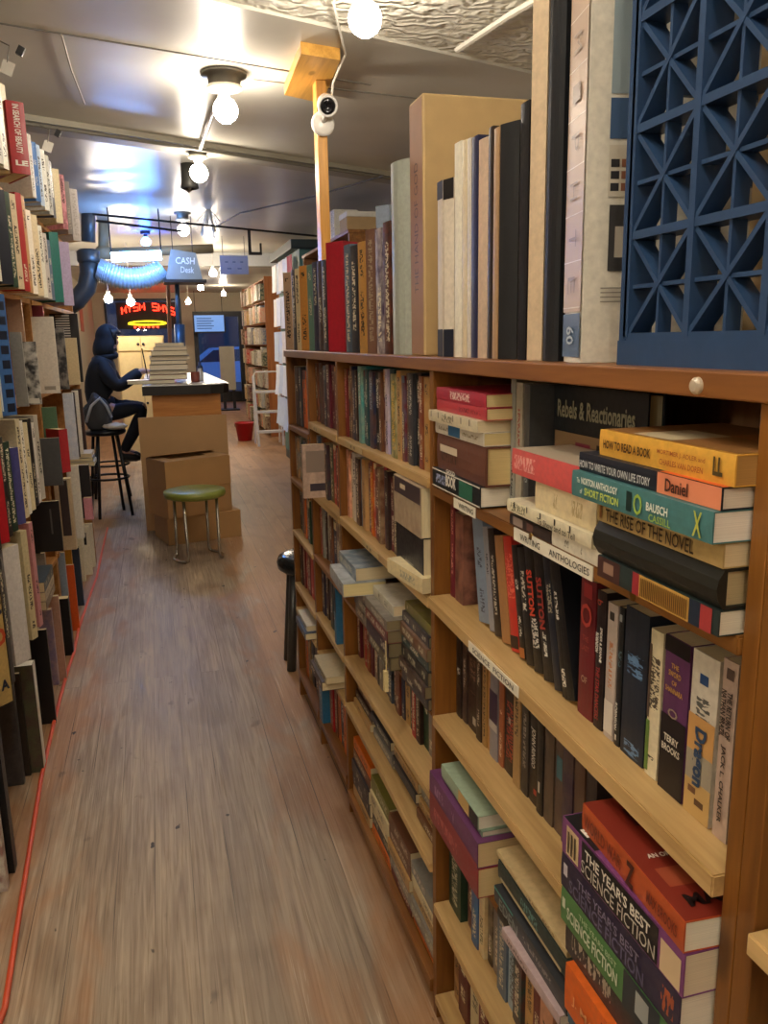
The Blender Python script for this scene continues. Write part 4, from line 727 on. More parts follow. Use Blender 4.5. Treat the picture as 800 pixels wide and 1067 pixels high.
book('paperback', .026, .2, .14, stand(.474, 2.30, .4945), '2f6a8f', 'blue and black paperback pulled forward on the third bookcase', 'paperbacks on the fourth shelf of the third bookcase', exact=True, titles=[('p', '', 0, .5, 0, 1, '1d1d22')], title=0)
book('paperback', .05, .225, .15, stand(.470, 2.572, .1105), '2f6f98', 'blue paperback pulled forward on the bottom shelf, third bookcase', 'paperbacks on the bottom shelf of the third bookcase', exact=True, title=.4)
for i, (z, hh, n) in enumerate(((1.1, .22, 7), (.8965, .165, 9), (.6905, .175, 9), (.4785, .19, 8), (.3755, .09, 0), (.1175, .22, 8))):
    if n: row(3.035, 2.636, z, .495, (['cream', 'dark brown', 'charcoal', 'orange', 'peach', 'black', 'cream'] if i == 0 else some(n)), f'on the {nm3[i]} shelf of the end bookcase', 'far end', f'paperbacks on the {nm3[i]} shelf of the end bookcase', (hh*.88, hh), tr=(.03, .05))
lie(.44, 2.66, 2.86, .3755, .40, '2c3f5c', 'navy book jutting from the fifth shelf of the end bookcase', .14, group='books lying on the fifth shelf of the end bookcase')
lie(.45, 2.68, 2.87, .40, .42, 'c9c3b4', 'white book lying on the navy one in the end bookcase', .14, group='books lying on the fifth shelf of the end bookcase')
LV = (.44, .835, 1.19, 1.60, 1.995)
def room_above(z): return next((v-.0235-z for v in LV if v > z+.05), 9)
# ------------------------------------------------------------------ books standing along the top of the bookcases
def strip(side, x0, x1, yt, yb, a, b, cov, label, group, z=None, td=.045, name='art_book', d=.22, maxturn=.9, titles=(), h=None, **k):
    """a standing book whose spine spans the given place along the shelf line X = a + b*Y; the spine is turned so that its thickness stays book-like"""
    xc = (x0+x1)/2; r = ray(xc, yb); s = a/(r.x-b*r.y); P = EYE+r*s
    zb = P.z if z is None else z; zt = EYE.z+ray(xc, yt).z/ray(xc, yt).y*P.y
    n0 = 1 if side == 'L' else -1
    wv = abs(x1-x0)/F_PX*s; v = V((-r.x, -r.y)).normalized(); best = (9, 0)
    for i in range(61):
        f = maxturn*i/60; c = v.x*math.cos(f)*n0+v.y*-math.sin(f); t = wv/max(c, .02)
        if abs(t-td) < best[0]-1e-5: best = (abs(t-td), f)
    f = best[1]; c = v.x*math.cos(f)*n0+v.y*-math.sin(f); t = wv/max(c, .02)
    n = V((math.cos(f)*n0, -math.sin(f), 0)); ex = -n; ez = V((0, 0, 1)); ey = ez.cross(ex)
    return book(name, t*.97, h or (min(zt-zb, room_above(zb)) if side == 'L' else zt-zb), d, frame(ex, ey, ez, (P.x, P.y, zb)), cov, label, group, titles=titles, exact=k.pop('exact', False), **k)
GT = 'large books along the top of the bookcases'
zt_ = ZT+.0005
for (x0, x1, yt, cov, lab, kw) in (
    (298, 306, 284, 'b89a80', 'peach tan book at the far end of the top row', {}), (306.5, 310, 281, 'black', 'black book second from the far end of the top row', {}),
    (310, 314.5, 280, 'cream', 'cream book third from the far end of the top row', {}), (314.5, 322.5, 277, 'ba8440', 'ochre book fourth from the far end of the top row', {}),
    (322.5, 328, 276, '5f8478', 'grey green book beside the ochre one on the top row', {}), (328, 333, 273, 'navy', 'navy book beside the grey green one on the top row', {}),
    (333, 337.5, 272, 'dark brown', 'dark brown book two before the tall crimson one, top row', {}), (337.5, 342, 271, 'charcoal', 'charcoal book just beyond the tall crimson one, top row', {}),
    (342.5, 360, 252, 'a3202f', 'tall crimson cloth book on the top row', dict(title=0, td=.07, exact=True)), (361, 367, 255, '53687a', 'slate blue book just before the crimson one, top row', dict(pic=.4, acc='navy')),
    (367, 374, 256, '2c3038', 'charcoal book with pale lettering two before the crimson one, top row', {}), (375, 382.5, 252, 'c0914a', 'ochre book with a dark foot, top row', dict(acc='3a2c20')),
    (383, 392.5, 239, '6c4f42', 'tall brown book beside the ochre one with a dark foot', dict(title=.3)), (393, 400, 238, '4f3c56', 'purple patterned book beside the tall brown one', dict(pic=.7, acc='c8c0bc')),
    (401, 408.5, 231, '6b3a2a', 'red brown patterned book beside the grey slipcase', dict(pic=.8, acc='2a1c1a'))):
    kw = dict(kw); strip('R', x0, x1, yt, 368, .50, 0, cov, lab, GT, z=zt_, td=kw.pop('td', .045), **kw)
strip('R', 409.5, 430, 168, 368, .50, 0, '9aa097', 'tall grey green cloth book with a rounded spine beside the cardboard slipcase', GT, z=zt_, td=.075, title=0, exact=True, hard=True, bulge=.008, d=.25)
strip('R', 394, 408, 214, 368, .66, 0, '8d9dbd', 'pale blue book standing behind the top row', GT, z=zt_, td=.05, title=0, d=.1)
# cardboard slipcase
o = MB().box(0, .245, -.041, .041, 0, .463, bev=.004).build('slipcase', pm('kraft_case', 'b3986a', .55, bump=.1)); o.location = (.497, 1.535, ZT)
o.rotation_euler = (0, 0, -.0); tag(o, 'big kraft cardboard slipcase lettered THE HAND OF GOD', 'slipcase')
mb = MB(); text_into(mb, 'THE HAND OF GOD', (-.0007, .0, .235), (0, 0, 1), (0, 1, 0), .235, .022); mb.build('title_lettering', ink('4a2f1a'), o)
mb = MB(); mb.poly([(-.0004, -.037, .004), (-.0004, .037, .004), (-.0004, .037, .458), (-.0004, -.037, .458)]); mb.build('spine_panel', pm('kraft_spine', '966f52', .5), o)
near = [(456.5, 462, 189, 'cfc4b4', 'pale book with black cap and navy foot, first before the slipcase', dict(titles=[('p', '', 0, .1, 0, 1, '1b1b1f'), ('p', '', .84, 1, 0, 1, '1d2434')], title=0)),
        (462.5, 473, 186, 'd2c9ba', 'pale book with black cap and navy foot, second before the slipcase', dict(titles=[('p', '', 0, .11, 0, 1, '1b1b1f'), ('p', '', .84, 1, 0, 1, '1d2434')], title=0)),
        (473.5, 481, 148, 'e0dccc', 'tall white book beside the navy footed pair', dict(title=0)), (481.5, 486, 146, 'd2c4a4', 'slim cream book beside the tall white one', dict(title=0)),
        (486.5, 490, 144, 'cfc7bc', 'slim white book with a navy neighbour on the top row', dict(title=0)), (490.5, 497, 142, '23284a', 'deep navy book beside the pinkish white one', dict(title=0)),
        (497.5, 507, 144, 'c4ad98', 'pinkish white book beside the deep navy one', dict(title=0)), (507.5, 512, 132, '2c2420', 'dark brown book two before the broad black one', dict(title=0)),
        (512.5, 518, 133, 'a88864', 'tan book just beyond the broad black one', dict(title=0)), (518.5, 538, 127, '16191f', 'broad black book on the top row', dict(title=0, td=.035)),
        (538.5, 547, 106, '181a20', 'taller black book beside the broad black one', dict(title=0))]
for (x0, x1, yt, cov, lab, kw) in near:
    kw = dict(kw); strip('R', x0, x1, yt, 371, .50, 0, cov, lab, GT, z=zt_, td=kw.pop('td', .03), exact=True, d=.16, maxturn=.45, **kw)
strip('R', 470, 480, 165, 371, .58, 0, 'b59a70', 'tan book set back behind the navy footed pair', GT, z=zt_, td=.03, title=0, d=.12)
strip('R', 548.5, 564, 22, 373, .50, 0, 'c4b094', 'very tall cream book beside the black glossy portfolio', GT, z=zt_, td=.032, title=0, exact=True, h=.45)
strip('R', 565, 581, 0, 376, .50, 0, '1c2026', 'black glossy portfolio between the cream book and the white binder', GT, z=zt_, td=.035, title=0, exact=True, h=.47, hard=True)
bd = book('ring_binder', .066, .43, .25, frame(V((1, -.18, 0)).normalized(), V((.18, 1, 0)).normalized(), (0, 0, 1), (.497, .918, ZT+.0005)), 'd9d5c8', 'white binder with beige spine panels and small pictures on its cover', None, title=0, exact=True, hard=True, cat='binder', paper='efe9da',
    titles=[('p', '', .0, .86, 0, .96, 'b39c88'), ('p', '', .865, .985, 0, .96, '31506f')]+[('p', '', .1+.125*i-.003, .1+.125*i, 0, .96, 'd8cfc4') for i in range(7)]+[('s', s, .14+.125*i, .185+.125*i, 0, .4, '8a7868', -.02) for i, s in enumerate('MIPHTE')]+[('s', '60', .9, .95, 0, .4, 'a9b6c0')]
    +[('q', '', .1, .26, .84, .3, '8fa0a8'), ('q', '', .1, .26, .63, .1, '3f5a80'), ('q', '', .1, .26, .5, .13, 'c9c2b2')]+[('q', '', .11+.05*(i % 3), .15+.05*(i % 3), .46+.03*(i // 3), .02, ('2c2c30', '8a5a44', '5a6470')[i % 3]) for i in range(9)]+[('q', '', .11, .25, .33, .17, '3a3a3c'), ('q', '', .14, .22, .32, .08, 'b9b4a8')]+[('q', '', .08, .24, .2-.012*i, .003, '8a857c') for i in range(4)])
# blue crate lying on its side, its lattice bottom towards the aisle
CRT = pm('blue_crate_plastic', '2a4468', .4, bump=.1, scale=60, var=.15)
cr = empty('milk_crate', (.498, .815, ZT), 0, 'dark blue plastic crate on its side with a lattice of crossed ribs', 'crate'); S = .105; CW, CH = S*4, S*4.4
y_ = lambda u: -u
lat = MB(); T0 = .018
def bar2(u0, z0, u1, z1, w, dp=T0, x=0): lat.bar((x+dp/2, -u0, z0), (x+dp/2, -u1, z1), w if abs(u1-u0) > 1e-6 or True else w, dp, up=(1, 0, 0))
def rib(u0, z0, u1, z1, w, dp, x0=0):
    a = V((x0+dp/2, -u0, z0)); b = V((x0+dp/2, -u1, z1)); zz = (b-a).normalized(); x = V((1, 0, 0)); y = zz.cross(x)
    M = Matrix((x, y, zz)).transposed().to_4x4(); M.translation = a; lat.box(-dp/2, dp/2, -w/2, w/2, 0, (b-a).length, M)
z0c = .03
for i in range(5): rib(.012+S*i, z0c, .012+S*i, z0c+S*4.2, .009 if i % 1 == 0 else .005, .03)
for j in range(5): rib(.012, z0c+S*j, .012+S*4, z0c+S*j, .0085, .0285, .0007)
for i in range(4):
    rib(.012+S*(i+.5), z0c, .012+S*(i+.5), z0c+S*4.2, .004, .016, .0035); rib(.012, z0c+S*(i+.5), .012+S*4, z0c+S*(i+.5), .0042, .0165, .0042)
    for j in range(4):
        u, z = .012+S*i, z0c+S*j
        rib(u, z, u+S, z+S, .0055, .022, .0015); rib(u, z+S, u+S, z, .0052, .021, .0024)
lat.build('lattice_panel', CRT, cr)
rim = MB(); rim.box(0, .28, -CW-.024, 0, 0, .014, bev=.002); rim.box(-.001, .032, -CW-.026, .001, -.0, .0262).build('side_wall', CRT, cr)
MB().box(0, .28, -CW-.024, 0, z0c+S*4.2, z0c+S*4.2+.014, bev=.002).build('side_wall', CRT, cr)
for yy in (-.012, -CW-.024):
    w = MB(); w.box(.0, .03, yy, yy+.012, .014, z0c+S*4.2); w.box(.25, .28, yy, yy+.012, .014, z0c+S*4.2)
    for j in range(6): w.box(.03, .25, yy+.002, yy+.01, .014+.088*j, .026+.088*j)
    w.build('side_wall', CRT, cr)
tag(MB().box(.60, .68, .62, .745, ZT+.0145, ZT+.40, bev=.003).build('cardboard_box', pm('tan_card', 'b0946a', .7)), 'tan cardboard box standing inside the blue crate', 'box')
mb = MB(); text_into(mb, 'KENTO', (.5992, .66, ZT+.24), (0, 0, -1), (0, -1, 0), .12, .02, .01); mb.build('box_lettering', ink('7a3a34'), [o for o in COL.objects if o.name == 'cardboard_box'][0])
tag(MB().box(.60, .66, .545, .60, ZT+.0145, ZT+.43, bev=.002).build('file_box', pm('white_card', 'cfc6b2', .7)), 'whitish file box behind the tan one inside the blue crate', 'box')
# ------------------------------------------------------------------ post with ceiling plate and security camera
PY, PX = 3.79, .785
POSTW = wood('yellow_post', 'a5701f', 'd39a3f', 'Z', .4)
po = tag(MB().box(PX-.022, PX+.022, PY-.04, PY+.04, 0, ZC-.046, bev=.002).build('wooden_post', POSTW), 'yellow wooden post rising behind the top row of books to a ceiling plate', 'post')
pc = [onZ(*q, ZC) for q in ((313, 43), (354, 50), (335, 97), (296, 88))]
tag(MB().prism([(p.x, p.y) for p in pc], ZC-.045, ZC-.0005).build('ceiling_plate', wood('plate_wood', 'b07f36', 'd8a550', 'Y', .4)), 'square yellow wooden plate between the post and the ceiling', 'plate')
sec = empty('security_camera', (PX, PY-.045, 2.33), 0, 'white security camera screwed to the yellow post', 'camera')
WP = pm('white_plastic', 'e4e2dc', .3); BKP = pm('black_lens', '121318', .12)
MB().lathe([(.002, 0), (.05, 0), (.052, .012), (.04, .022), (.002, .024)], 24, frame((1, 0, 0), (0, 0, 1), (0, -1, 0), (-.0, 0, -.005))).build('mount', WP, sec, True)
hd = V((-.15, -.9, -.35)).normalized(); xx = hd.orthogonal().normalized(); Mh = frame(xx, hd.cross(xx), hd, (.012, -.055, .06))
MB().tube([(0, -.015, 0), (.006, -.05, .025), (.012, -.055, .05)], .011, 10).build('stalk', WP, sec, True)
MB().lathe([(.002, -.06), (.03, -.058), (.042, -.045), (.044, .045), (.04, .055), (.036, .056), (.034, .048), (.002, .046)], 26, Mh).build('camera_body', WP, sec, True)
lensb = MB().lathe([(.033, .0495), (.030, .056), (.018, .058), (.016, .054), (.002, .053)], 24, Mh).build('lens', BKP, sec, True)
c0 = onX(336, 78, PX+.02); c1 = onZ(347, 5, ZC-.02)
tag(MB().tube([(PX+.03, PY-.1, 2.4), (PX+.035, PY-.12, 2.47), (PX+.05, PY-.3, ZC-.02), (c1.x, c1.y, ZC-.01), (c1.x+.03, c1.y-.4, ZC-.004)], .005, 6).build('camera_cable', pm('white_cord', 'd8d4c8', .6)), 'white cable running up from the security camera', 'cable')
for i, (pts, lab) in enumerate(((((64, 36), (74, 72), (88, 108)), 'thin white cable sagging across the pale ceiling'), (((218, 240), (250, 222), (325, 205), (400, 183)), 'dark cable looping under the ceiling behind the post'), (((575, -10), (530, 16), (497, 38), (476, 52)), 'thick white cable crossing the embossed tin'))):
    P = [onZ(x, y, ZC-(.015 if i != 1 else .05)) for x, y in pts]
    tag(MB().tube(P, (.004, .006, .012)[i], 6).build('ceiling_cable', pm(('cable_a', 'cable_b', 'cable_c')[i], ('a8a498', '4a4844', 'cfcabc')[i], .6)), lab, 'cable')
# ------------------------------------------------------------------ left-hand shelves
LA, LB = -.534, .03
TH = math.atan(LB)
LW = wood('old_shelf_board', '8a5a2c', 'b8864a', 'Y', .5)
def lcase(name, label, y0, y1, zs, xo=0.0, depth=.34):
    t = empty(name, (LA+LB*y0+xo, y0, 0), -TH, label, 'bookcase', 'bookcases against the wall'); L = (y1-y0)/math.cos(TH)
    for z in zs: MB().box(-depth, -.085, 0.02, L-.02, z-.022, z, bev=.002).build('shelf', LW, t)
    for y in (0, L-.02): MB().box(-depth, -.09, y, y+.02, 0, zs[-1]+.04).build('side_panel', LW, t)
    MB().box(-depth-.012, -depth, 0, L, 0, zs[-1]+.04).build('back_panel', BACK, t)
    return t
lcase('bookcase', 'tall bookcase of art books against the wall at the photo edge', 1.9, 3.95, LV)
lcase('bookcase', 'second wall bookcase running on towards the grey bag', 3.96, 5.5, LV)
GA = ('art books on the top shelf by the wall', 'art books on the second shelf by the wall', 'art books on the third shelf by the wall', 'art books on the fourth shelf by the wall', 'art books on the lowest shelf by the wall')
def lrow(items, z, g, where):
    n = 0
    for it in items:
        x0, x1, yt, cov = it[:4]; kw = dict(it[4]) if len(it) > 4 else {}; n += 1
        lab = kw.pop('label', None) or f'{cov if cov in CN else kw.pop("word")} {kw.pop("noun", "book")} {where}, {ORD[n]} from the photo edge'
        kw.pop('word', None); kw.pop('noun', None)
        strip('L', x0, x1, yt, kw.pop('yb'), LA, LB, cov, lab, g, z=z+.0006, td=kw.pop('td', .035), **kw)
def L(x0, x1, yt, cov, yb, **k): k['yb'] = yb; return (x0, x1, yt, cov, k)
lrow([L(-14, -6, 70, 'cream', 190), L(-6, 1, 82, 'grey', 190), L(1, 6, 85, 'pale grey', 190), L(6, 11, 87, 'white', 190), L(11, 15.5, 88, 'cream', 191, title=0)], LV[4], GA[0], 'on the top wall shelf')
strip('L', 16.5, 34, 106, 205, LA+.035, LB, 'a82c30', 'red book titled IN SEARCH OF BEAUTY jutting from the top wall shelf', GA[0], z=LV[4]+.0006, td=.055, title=0, exact=True, hard=True, maxturn=1.1, titles=[('s', 'IN SEARCH OF BEAUTY', .04, .72, 0, .36, 'e9ddd2', .015), ('h', 'LE', .85, .075, .05, .7, 'e9ddd2', .03)])
lrow([L(36.5, 40, 140, 'pale grey', 225, label='pale grey book just beyond the red beauty book'), L(40, 45, 148, 'blue', 230, label='mid blue book beyond the red beauty book', title=.4), L(45, 49, 151, 'pale blue', 234, label='pale blue book beside the mid blue one, top wall shelf'), L(49, 53.5, 156, 'white', 236, label='white book beside the pale blue one, top wall shelf'),
      L(53.5, 57.5, 162, 'pale grey', 239, label='pale grey book amid the far part of the top wall shelf', pic=.4, acc='slate blue'), L(57.5, 60, 168, 'charcoal', 240, label='slim charcoal book beside a broad cream one, top wall shelf'), L(60, 67, 176, 'cream', 243, label='broad cream book on the far part of the top wall shelf', title=0),
      L(67, 72, 182, 'pink', 246, label='pink book beside the broad cream one, top wall shelf', pic=.5, acc='maroon'), L(72, 77, 189, 'grey', 250, label='grey book last but one on the top wall shelf', title=.3), L(77, 85, 197, 'pale grey', 254, label='tall pale grey book ending the top wall shelf', title=.3)], LV[4], GA[0], '')
lrow([L(-12, -4, 200, 'tan', 300), L(-4, 3, 205, 'white', 300), L(3, 15, 197, '1b2030', 302, word='navy black', title=0), L(15, 20, 200, 'dark green', 303), L(20, 26, 202, 'cream', 304), L(26.5, 32, 201, 'red', 305), L(32, 35, 204, 'tan', 305), L(35, 40, 219, 'white', 306), L(40, 46, 224, 'cream', 306),
      L(46, 50, 235, 'white', 306), L(50, 54, 243, 'pale grey', 306), L(54, 57, 250, 'slate blue', 306), L(57, 66, 242, '1f6a60', 305, word='teal green', title=0), L(66, 76, 252, 'a79cba', 304, word='lavender', title=0)], LV[3], GA[1], 'on the second wall shelf')
def lcover(x0, x1, yt, z, cov, label, g, t=.02, off=0.0, titles=(), ym=None, **k):
    r = ray(x1, ym or yt+48); s = (LA+off)/(r.x-LB*r.y); P = EYE+r*s; dd = (x1-x0)/F_PX*s; zt = EYE.z+ray((x0+x1)/2, yt).z/ray((x0+x1)/2, yt).y*P.y
    return book('art_book', t, min(zt-z-.0006, room_above(z)), dd, frame((-1, 0, 0), (0, -1, 0), (0, 0, 1), (P.x, P.y, z+.0006)), cov, label, g, exact=True, title=k.pop('title', 0), titles=titles, **k)
g = GA[2]
lrow([L(-14, -5, 330, 'brown', 430), L(-5, 2, 318, 'cream', 428)], LV[2], g, 'on the third wall shelf')
strip('L', 2, 17, 306, 426, LA+.01, LB, '3c68a4', 'blue book with dark squares down its spine on the third wall shelf', g, z=LV[2]+.0006, td=.06, title=0, exact=True, maxturn=1.1, titles=[('p', '', .06+.12*i, .13+.12*i, .14, .5, '1c2438') for i in range(8)]+[('p', '', .02, .96, -.42, .1, 'ccd4de')])
lcover(16, 27, 346, LV[2], '8c8a82', 'grey book beside the blue squared one, third wall shelf', g)
lcover(22, 42, 356, LV[2], '1e1e20', 'black and white patterned cover facing the aisle, third wall shelf', g, off=.03, pic=.95, acc='c9c6bc', t=.014, titles=[('g', '', .08, .8, .06, .08, 'd8d4c8')])
lcover(27, 60, 330, LV[2], 'd8d3c6', 'large plain cream cover facing the aisle, third wall shelf', g, t=.016, titles=[('g', '', .12, .45, .07, .05, '9a9488'), ('g', '', .85, .9, .88, .12, '25252a')])
lcover(56, 71, 342, LV[2], '222326', 'dark photographic cover beside the large plain cream one', g, off=.0, pic=.8, acc='8d8a84', t=.016)
lcover(66, 84, 352, LV[2], 'cbb991', 'cream lettered cover at the end of the third wall shelf', g, t=.03)
LL0 = 0
lie_l = lambda x, y0, y1, z0, z1, cov, label, g: book('art_book', z1-z0-.001, y1-y0, .22, Matrix.Translation((x, y1, (z0+z1)/2)) @ frame((-1, 0, 0), (0, 0, -1), (0, -1, 0), (0, 0, 0)), cov, label, g, exact=True, title=.6)
zc_ = 1.47
lcover(56, 83, 306, LV[2], '1c1b1c', 'black jacket with a block of white print standing tall on the third wall shelf', g, off=-.02, t=.03, titles=[('g', '', .3, .8, .97-.036*i, .016, 'bdb9b0') for i in range(18)])
lcover(29, 48, 306, LV[2], '6a1c28', 'plain maroon cover above the large cream one', g, t=.03, off=-.05)
lcover(13, 27, 312, LV[2], 'a58468', 'tan cover above the grey book, third wall shelf', g, t=.03, off=-.05)
g = GA[3]
lrow([L(-14, -7, 470, 'tan', 548), L(-7, -1, 470, 'black', 548), L(-1, 8, 452, 'b8222a', 546, word='bright red', title=0), L(8, 12.5, 455, 'black', 545), L(12.5, 18.5, 460, 'dark green', 545), L(18.5, 27, 466, '4c4a86', 544, word='violet blue', title=0), L(27, 31, 436, 'cream', 541), L(31, 34, 438, 'white', 538), L(34, 38, 440, 'cream', 534),
      L(38, 41.5, 436, 'black', 530), L(41.5, 44, 440, 'white', 526), L(44, 48, 432, 'pale grey', 522)], LV[1], g, 'on the fourth wall shelf')
lcover(48, 66, 456, LV[1], '494b4d', 'plain dark grey cover on the fourth wall shelf', g, off=.03)
lcover(47, 63, 424, LV[1]+.001, '54765a', 'green cover standing behind the plain dark grey one', g, off=-.03)
strip('L', 66, 74.5, 447, 497, LA, LB, 'a8242c', 'red spined book beyond the plain dark grey cover', g, z=LV[1]+.0006, td=.04, title=0, exact=True)
g = GA[4]
strip('L', -10, 11, 556, 716, LA+.0, LB, 'bb9f62', 'gold book with large dark and orange letters near the floor', g, z=LV[0]+.0006, td=.07, maxturn=1.1, title=0, exact=True, titles=[('h', 'A', .08, .1, .2, .5, '22283c', .03), ('h', 'C', .26, .12, .2, .5, '22283c', .03), ('h', 'O', .48, .14, .2, .6, 'b5482a', .03), ('h', 'J', .66, .1, .2, .5, 'b5482a', .03), ('h', 'A', .85, .08, .2, .4, '22283c', .03)])
lrow([L(11, 15, 560, 'charcoal', 700, label='charcoal book just beyond the gold lettered one'), L(15.5, 31, 548, 'e0e0da', 678, td=.07, label='broad white book on the lowest wall shelf', title=0), L(31, 37, 546, 'cream', 640, label='cream book beside the broad white one, lowest wall shelf'), L(37, 40.5, 542, 'pink', 610, label='slim pink book beside the black cover, lowest wall shelf')], LV[0], g, '')
lcover(38, 66, 522, .55, '1b1a1b', 'large black cover facing the aisle on the lowest wall shelf', g, t=.02, titles=[('g', '', .28, .34, .6, .5, '5a5652')])
lcover(66, 74, 500, .55, '3c3030', 'dark cover with a pink edge beside the large black one', g, t=.015, acc='d08a92')
# cards clipped to the shelf tops
for (x, y, lab) in ((8, 70, 'white price card on a wire at the photo edge above the wall shelf'), (50, 152, 'white price card clipped beyond the red beauty book')):
    r = ray(x, y); s = (LA+.02)/(r.x-LB*r.y); P = EYE+r*s; t = empty('price_card', P, 0, lab, 'card')
    MB().box(-.02, .02, -.001, .001, -.025, .02, Matrix.Rotation(.4, 4, 'Y')).build('card', pm('white_card2', 'd9d6cc', .6), t)
    MB().tube([(0, 0, .015), (.012, .004, .07), (-.03, .01, .09)], .0025, 6).build('wire', pm('wire', '77746c', .4, metal=.7), t)
    MB().box(.004, .026, -.008, .008, .055, .085, Matrix.Rotation(.5, 4, 'Y')).build('clip', pm('black_clip', '1c1c1e', .4), t)
# books standing and lying on the floor in front of the wall shelves
GF = 'books along the floor by the wall shelves'
def fl(x0, x1, yt, yb, cov, label, t=.03, **k):
    P = onZ(x1, yb, 0); s = (P-EYE).dot(fw); dd = max(.06, (x1-x0)/F_PX*s); zt = EYE.z+ray((x0+x1)/2, yt).z/ray((x0+x1)/2, yt).y*P.y
    return book('art_book', t, max(.06, zt), min(max(dd, .05), .075), frame((-1, 0, 0), (0, -1, 0), (0, 0, 1), (min(P.x, -.455), P.y, .0006)), cov, label, GF, exact=True, title=k.pop('title', 0), **k)
fl(-30, 9, 740, 925, 'cfc9bd', 'white and red picture cover on the floor at the photo edge', pic=.7, acc='7c2a2c', t=.03)
fl(0, 17, 705, 905, '1c1d20', 'black spined book on the floor beside the red picture cover', t=.04)
fl(10, 26, 700, 815, '4a494b', 'dark grey wire bound book on the floor', t=.03, pic=.3, acc='6a686a')
fl(14, 33, 700, 806, '3a3128', 'dark brown book on the floor behind the green sprigged one', t=.03)
fl(27, 48, 690, 800, '574a42', 'brown cover with a green sprig and white spine edge on the floor', t=.05, pic=.3, acc='5f7a4a', paper='efeadf', titles=[('p', '', 0, 1, 0, 1, 'e4dfd2')])
fl(44, 59, 655, 752, '1a1a1c', 'slim black book on the floor beyond the white page edge', t=.02)
fl(33, 50, 636, 745, 'a79c82', 'olive grey book lying deeper behind the brown sprigged cover', t=.04)
fl(50, 62, 634, 712, '8d7fa0', 'lavender striped book on the floor before the black block', t=.03, pic=.5, acc='c8a890')
fl(58, 70, 620, 708, 'b58d78', 'peach edged book on the floor before the black block', t=.025)
fl(62, 81, 622, 680, '121214', 'plain black book standing like a block on the floor', t=.05)
fl(74, 84, 588, 656, 'd4581e', 'bright orange spined book on the floor by the cord', t=.02)
fl(58, 68, 590, 640, '9a8258', 'tan cover on the floor behind the plain black block', t=.04)
fl(80, 88, 570, 630, '2c3a4c', 'navy book on the floor beyond the orange one', t=.03)
for i, (x0, x1, yt, yb) in enumerate(((82, 90, 552, 605), (88, 97, 548, 598), (95, 103, 545, 590))):
    fl(x0, x1, yt, yb, ('ddd7be', 'e0dac4', 'd9d3bf')[i], ('cream atlas on the floor, first of three pale ones by the aisle', 'cream atlas with a black motif, middle of three pale ones', 'cream atlas last of the three pale ones toward the stool')[i], t=.03, titles=[('g', '', .3, .55, .75, .25, '1c1c20')] if i == 1 else ())
GZ = 'books on the second wall bookcase'
def put(x0, x1, yt, z, cov, label, t=.05, off=0.0, **k): return lcover(x0, x1, yt, z, cov, label, GZ, t=t, off=off, **k)
put(70, 79.5, 402, LV[1], 'b9c4d4', 'pale blue cover on the second wall bookcase', pic=.4, acc='e0e0e0')
put(77, 81.5, 404, LV[1], '2c2a2e', 'dark slim cover just beyond the pale blue one', t=.03)
put(79, 85, 402, LV[1], 'dcd8cc', 'cream slim cover just beyond the dark slim one', t=.03)
put(80, 88.5, 398, LV[1], '3a2a28', 'dark reddish cover ending the fourth wall shelf', t=.03)
put(82, 97, 484, LV[0], '1c1a1d', 'black cover low on the second wall bookcase', off=-.005)
put(92, 100, 518, LV[0], 'c98a96', 'small pink cover beside the low black one', t=.04)
put(74, 85, 478, LV[0], 'd6d2c6', 'cream cover beside the low black one')
put(62, 78, 498, LV[0], 'c9b595', 'tan cover low on the second wall bookcase behind the cream one', off=-.01)
fl(72, 81, 536, 640, 'd0962c', 'amber yellow book behind the orange spined floor book', t=.03)
for i, (a, b, c, w) in enumerate(((.70, .728, 'b7bcc0', 'white'), (.728, .75, '3a4450', 'slate'), (.75, .775, 'c9c6bc', 'pale grey'))):
    r = ray(97, 470); s = LA/(r.x-LB*r.y); P = EYE+r*s; lie_l(P.x-.005*i, P.y, P.y+.2, a, b, c, w+' book in the little stack over the low black cover', GZ)
for i, (a, b, c, w) in enumerate(((.4406, .475, '7c6a58', 'brown'), (.475, .51, 'b9a98c', 'tan'), (.51, .549, '3f4a52', 'slate'))):
    lie_l(LA+LB*3.2-.01, 3.1, 3.36, a, b, c, w+' book lying under the large black cover', GA[4])
# more floor books, tight against one another
fl(48, 58, 600, 668, 'dbd7cb', 'cream paper backed book on the floor near the tan cover', t=.03)
fl(38, 50, 600, 690, 'dedad0', 'white catalogue on the floor with a grey picture block', t=.03, titles=[('g', '', .2, .8, .8, .2, '5a5654')])
fl(50, 60, 575, 700, '9a9790', 'grey catalogue on the floor behind the lavender striped book', t=.03)
fl(64, 76, 575, 664, '8d9aa8', 'slate pale catalogue behind the orange spined floor book', t=.03)
fl(40, 56, 560, 700, '2a2626', 'dark catalogue standing deep behind the white one on the floor', t=.03)
fl(20, 40, 640, 780, '6a5e50', 'taupe book standing deep on the floor behind the dark brown one', t=.04)
# orange cord along the floor
cp = [(-8, 1085), (5, 1050), (18, 965), (30, 890), (43, 810), (58, 745), (70, 700), (77, 680), (82, 655), (92, 625), (101, 600), (106, 575), (112, 550)]
tag(MB().tube([onZ(x, y, .007) for x, y in cp], .007, 8).build('extension_cord', pm('orange_cord', 'd9542a', .45)), 'orange extension cord running along the floor by the wall shelves', 'cord')
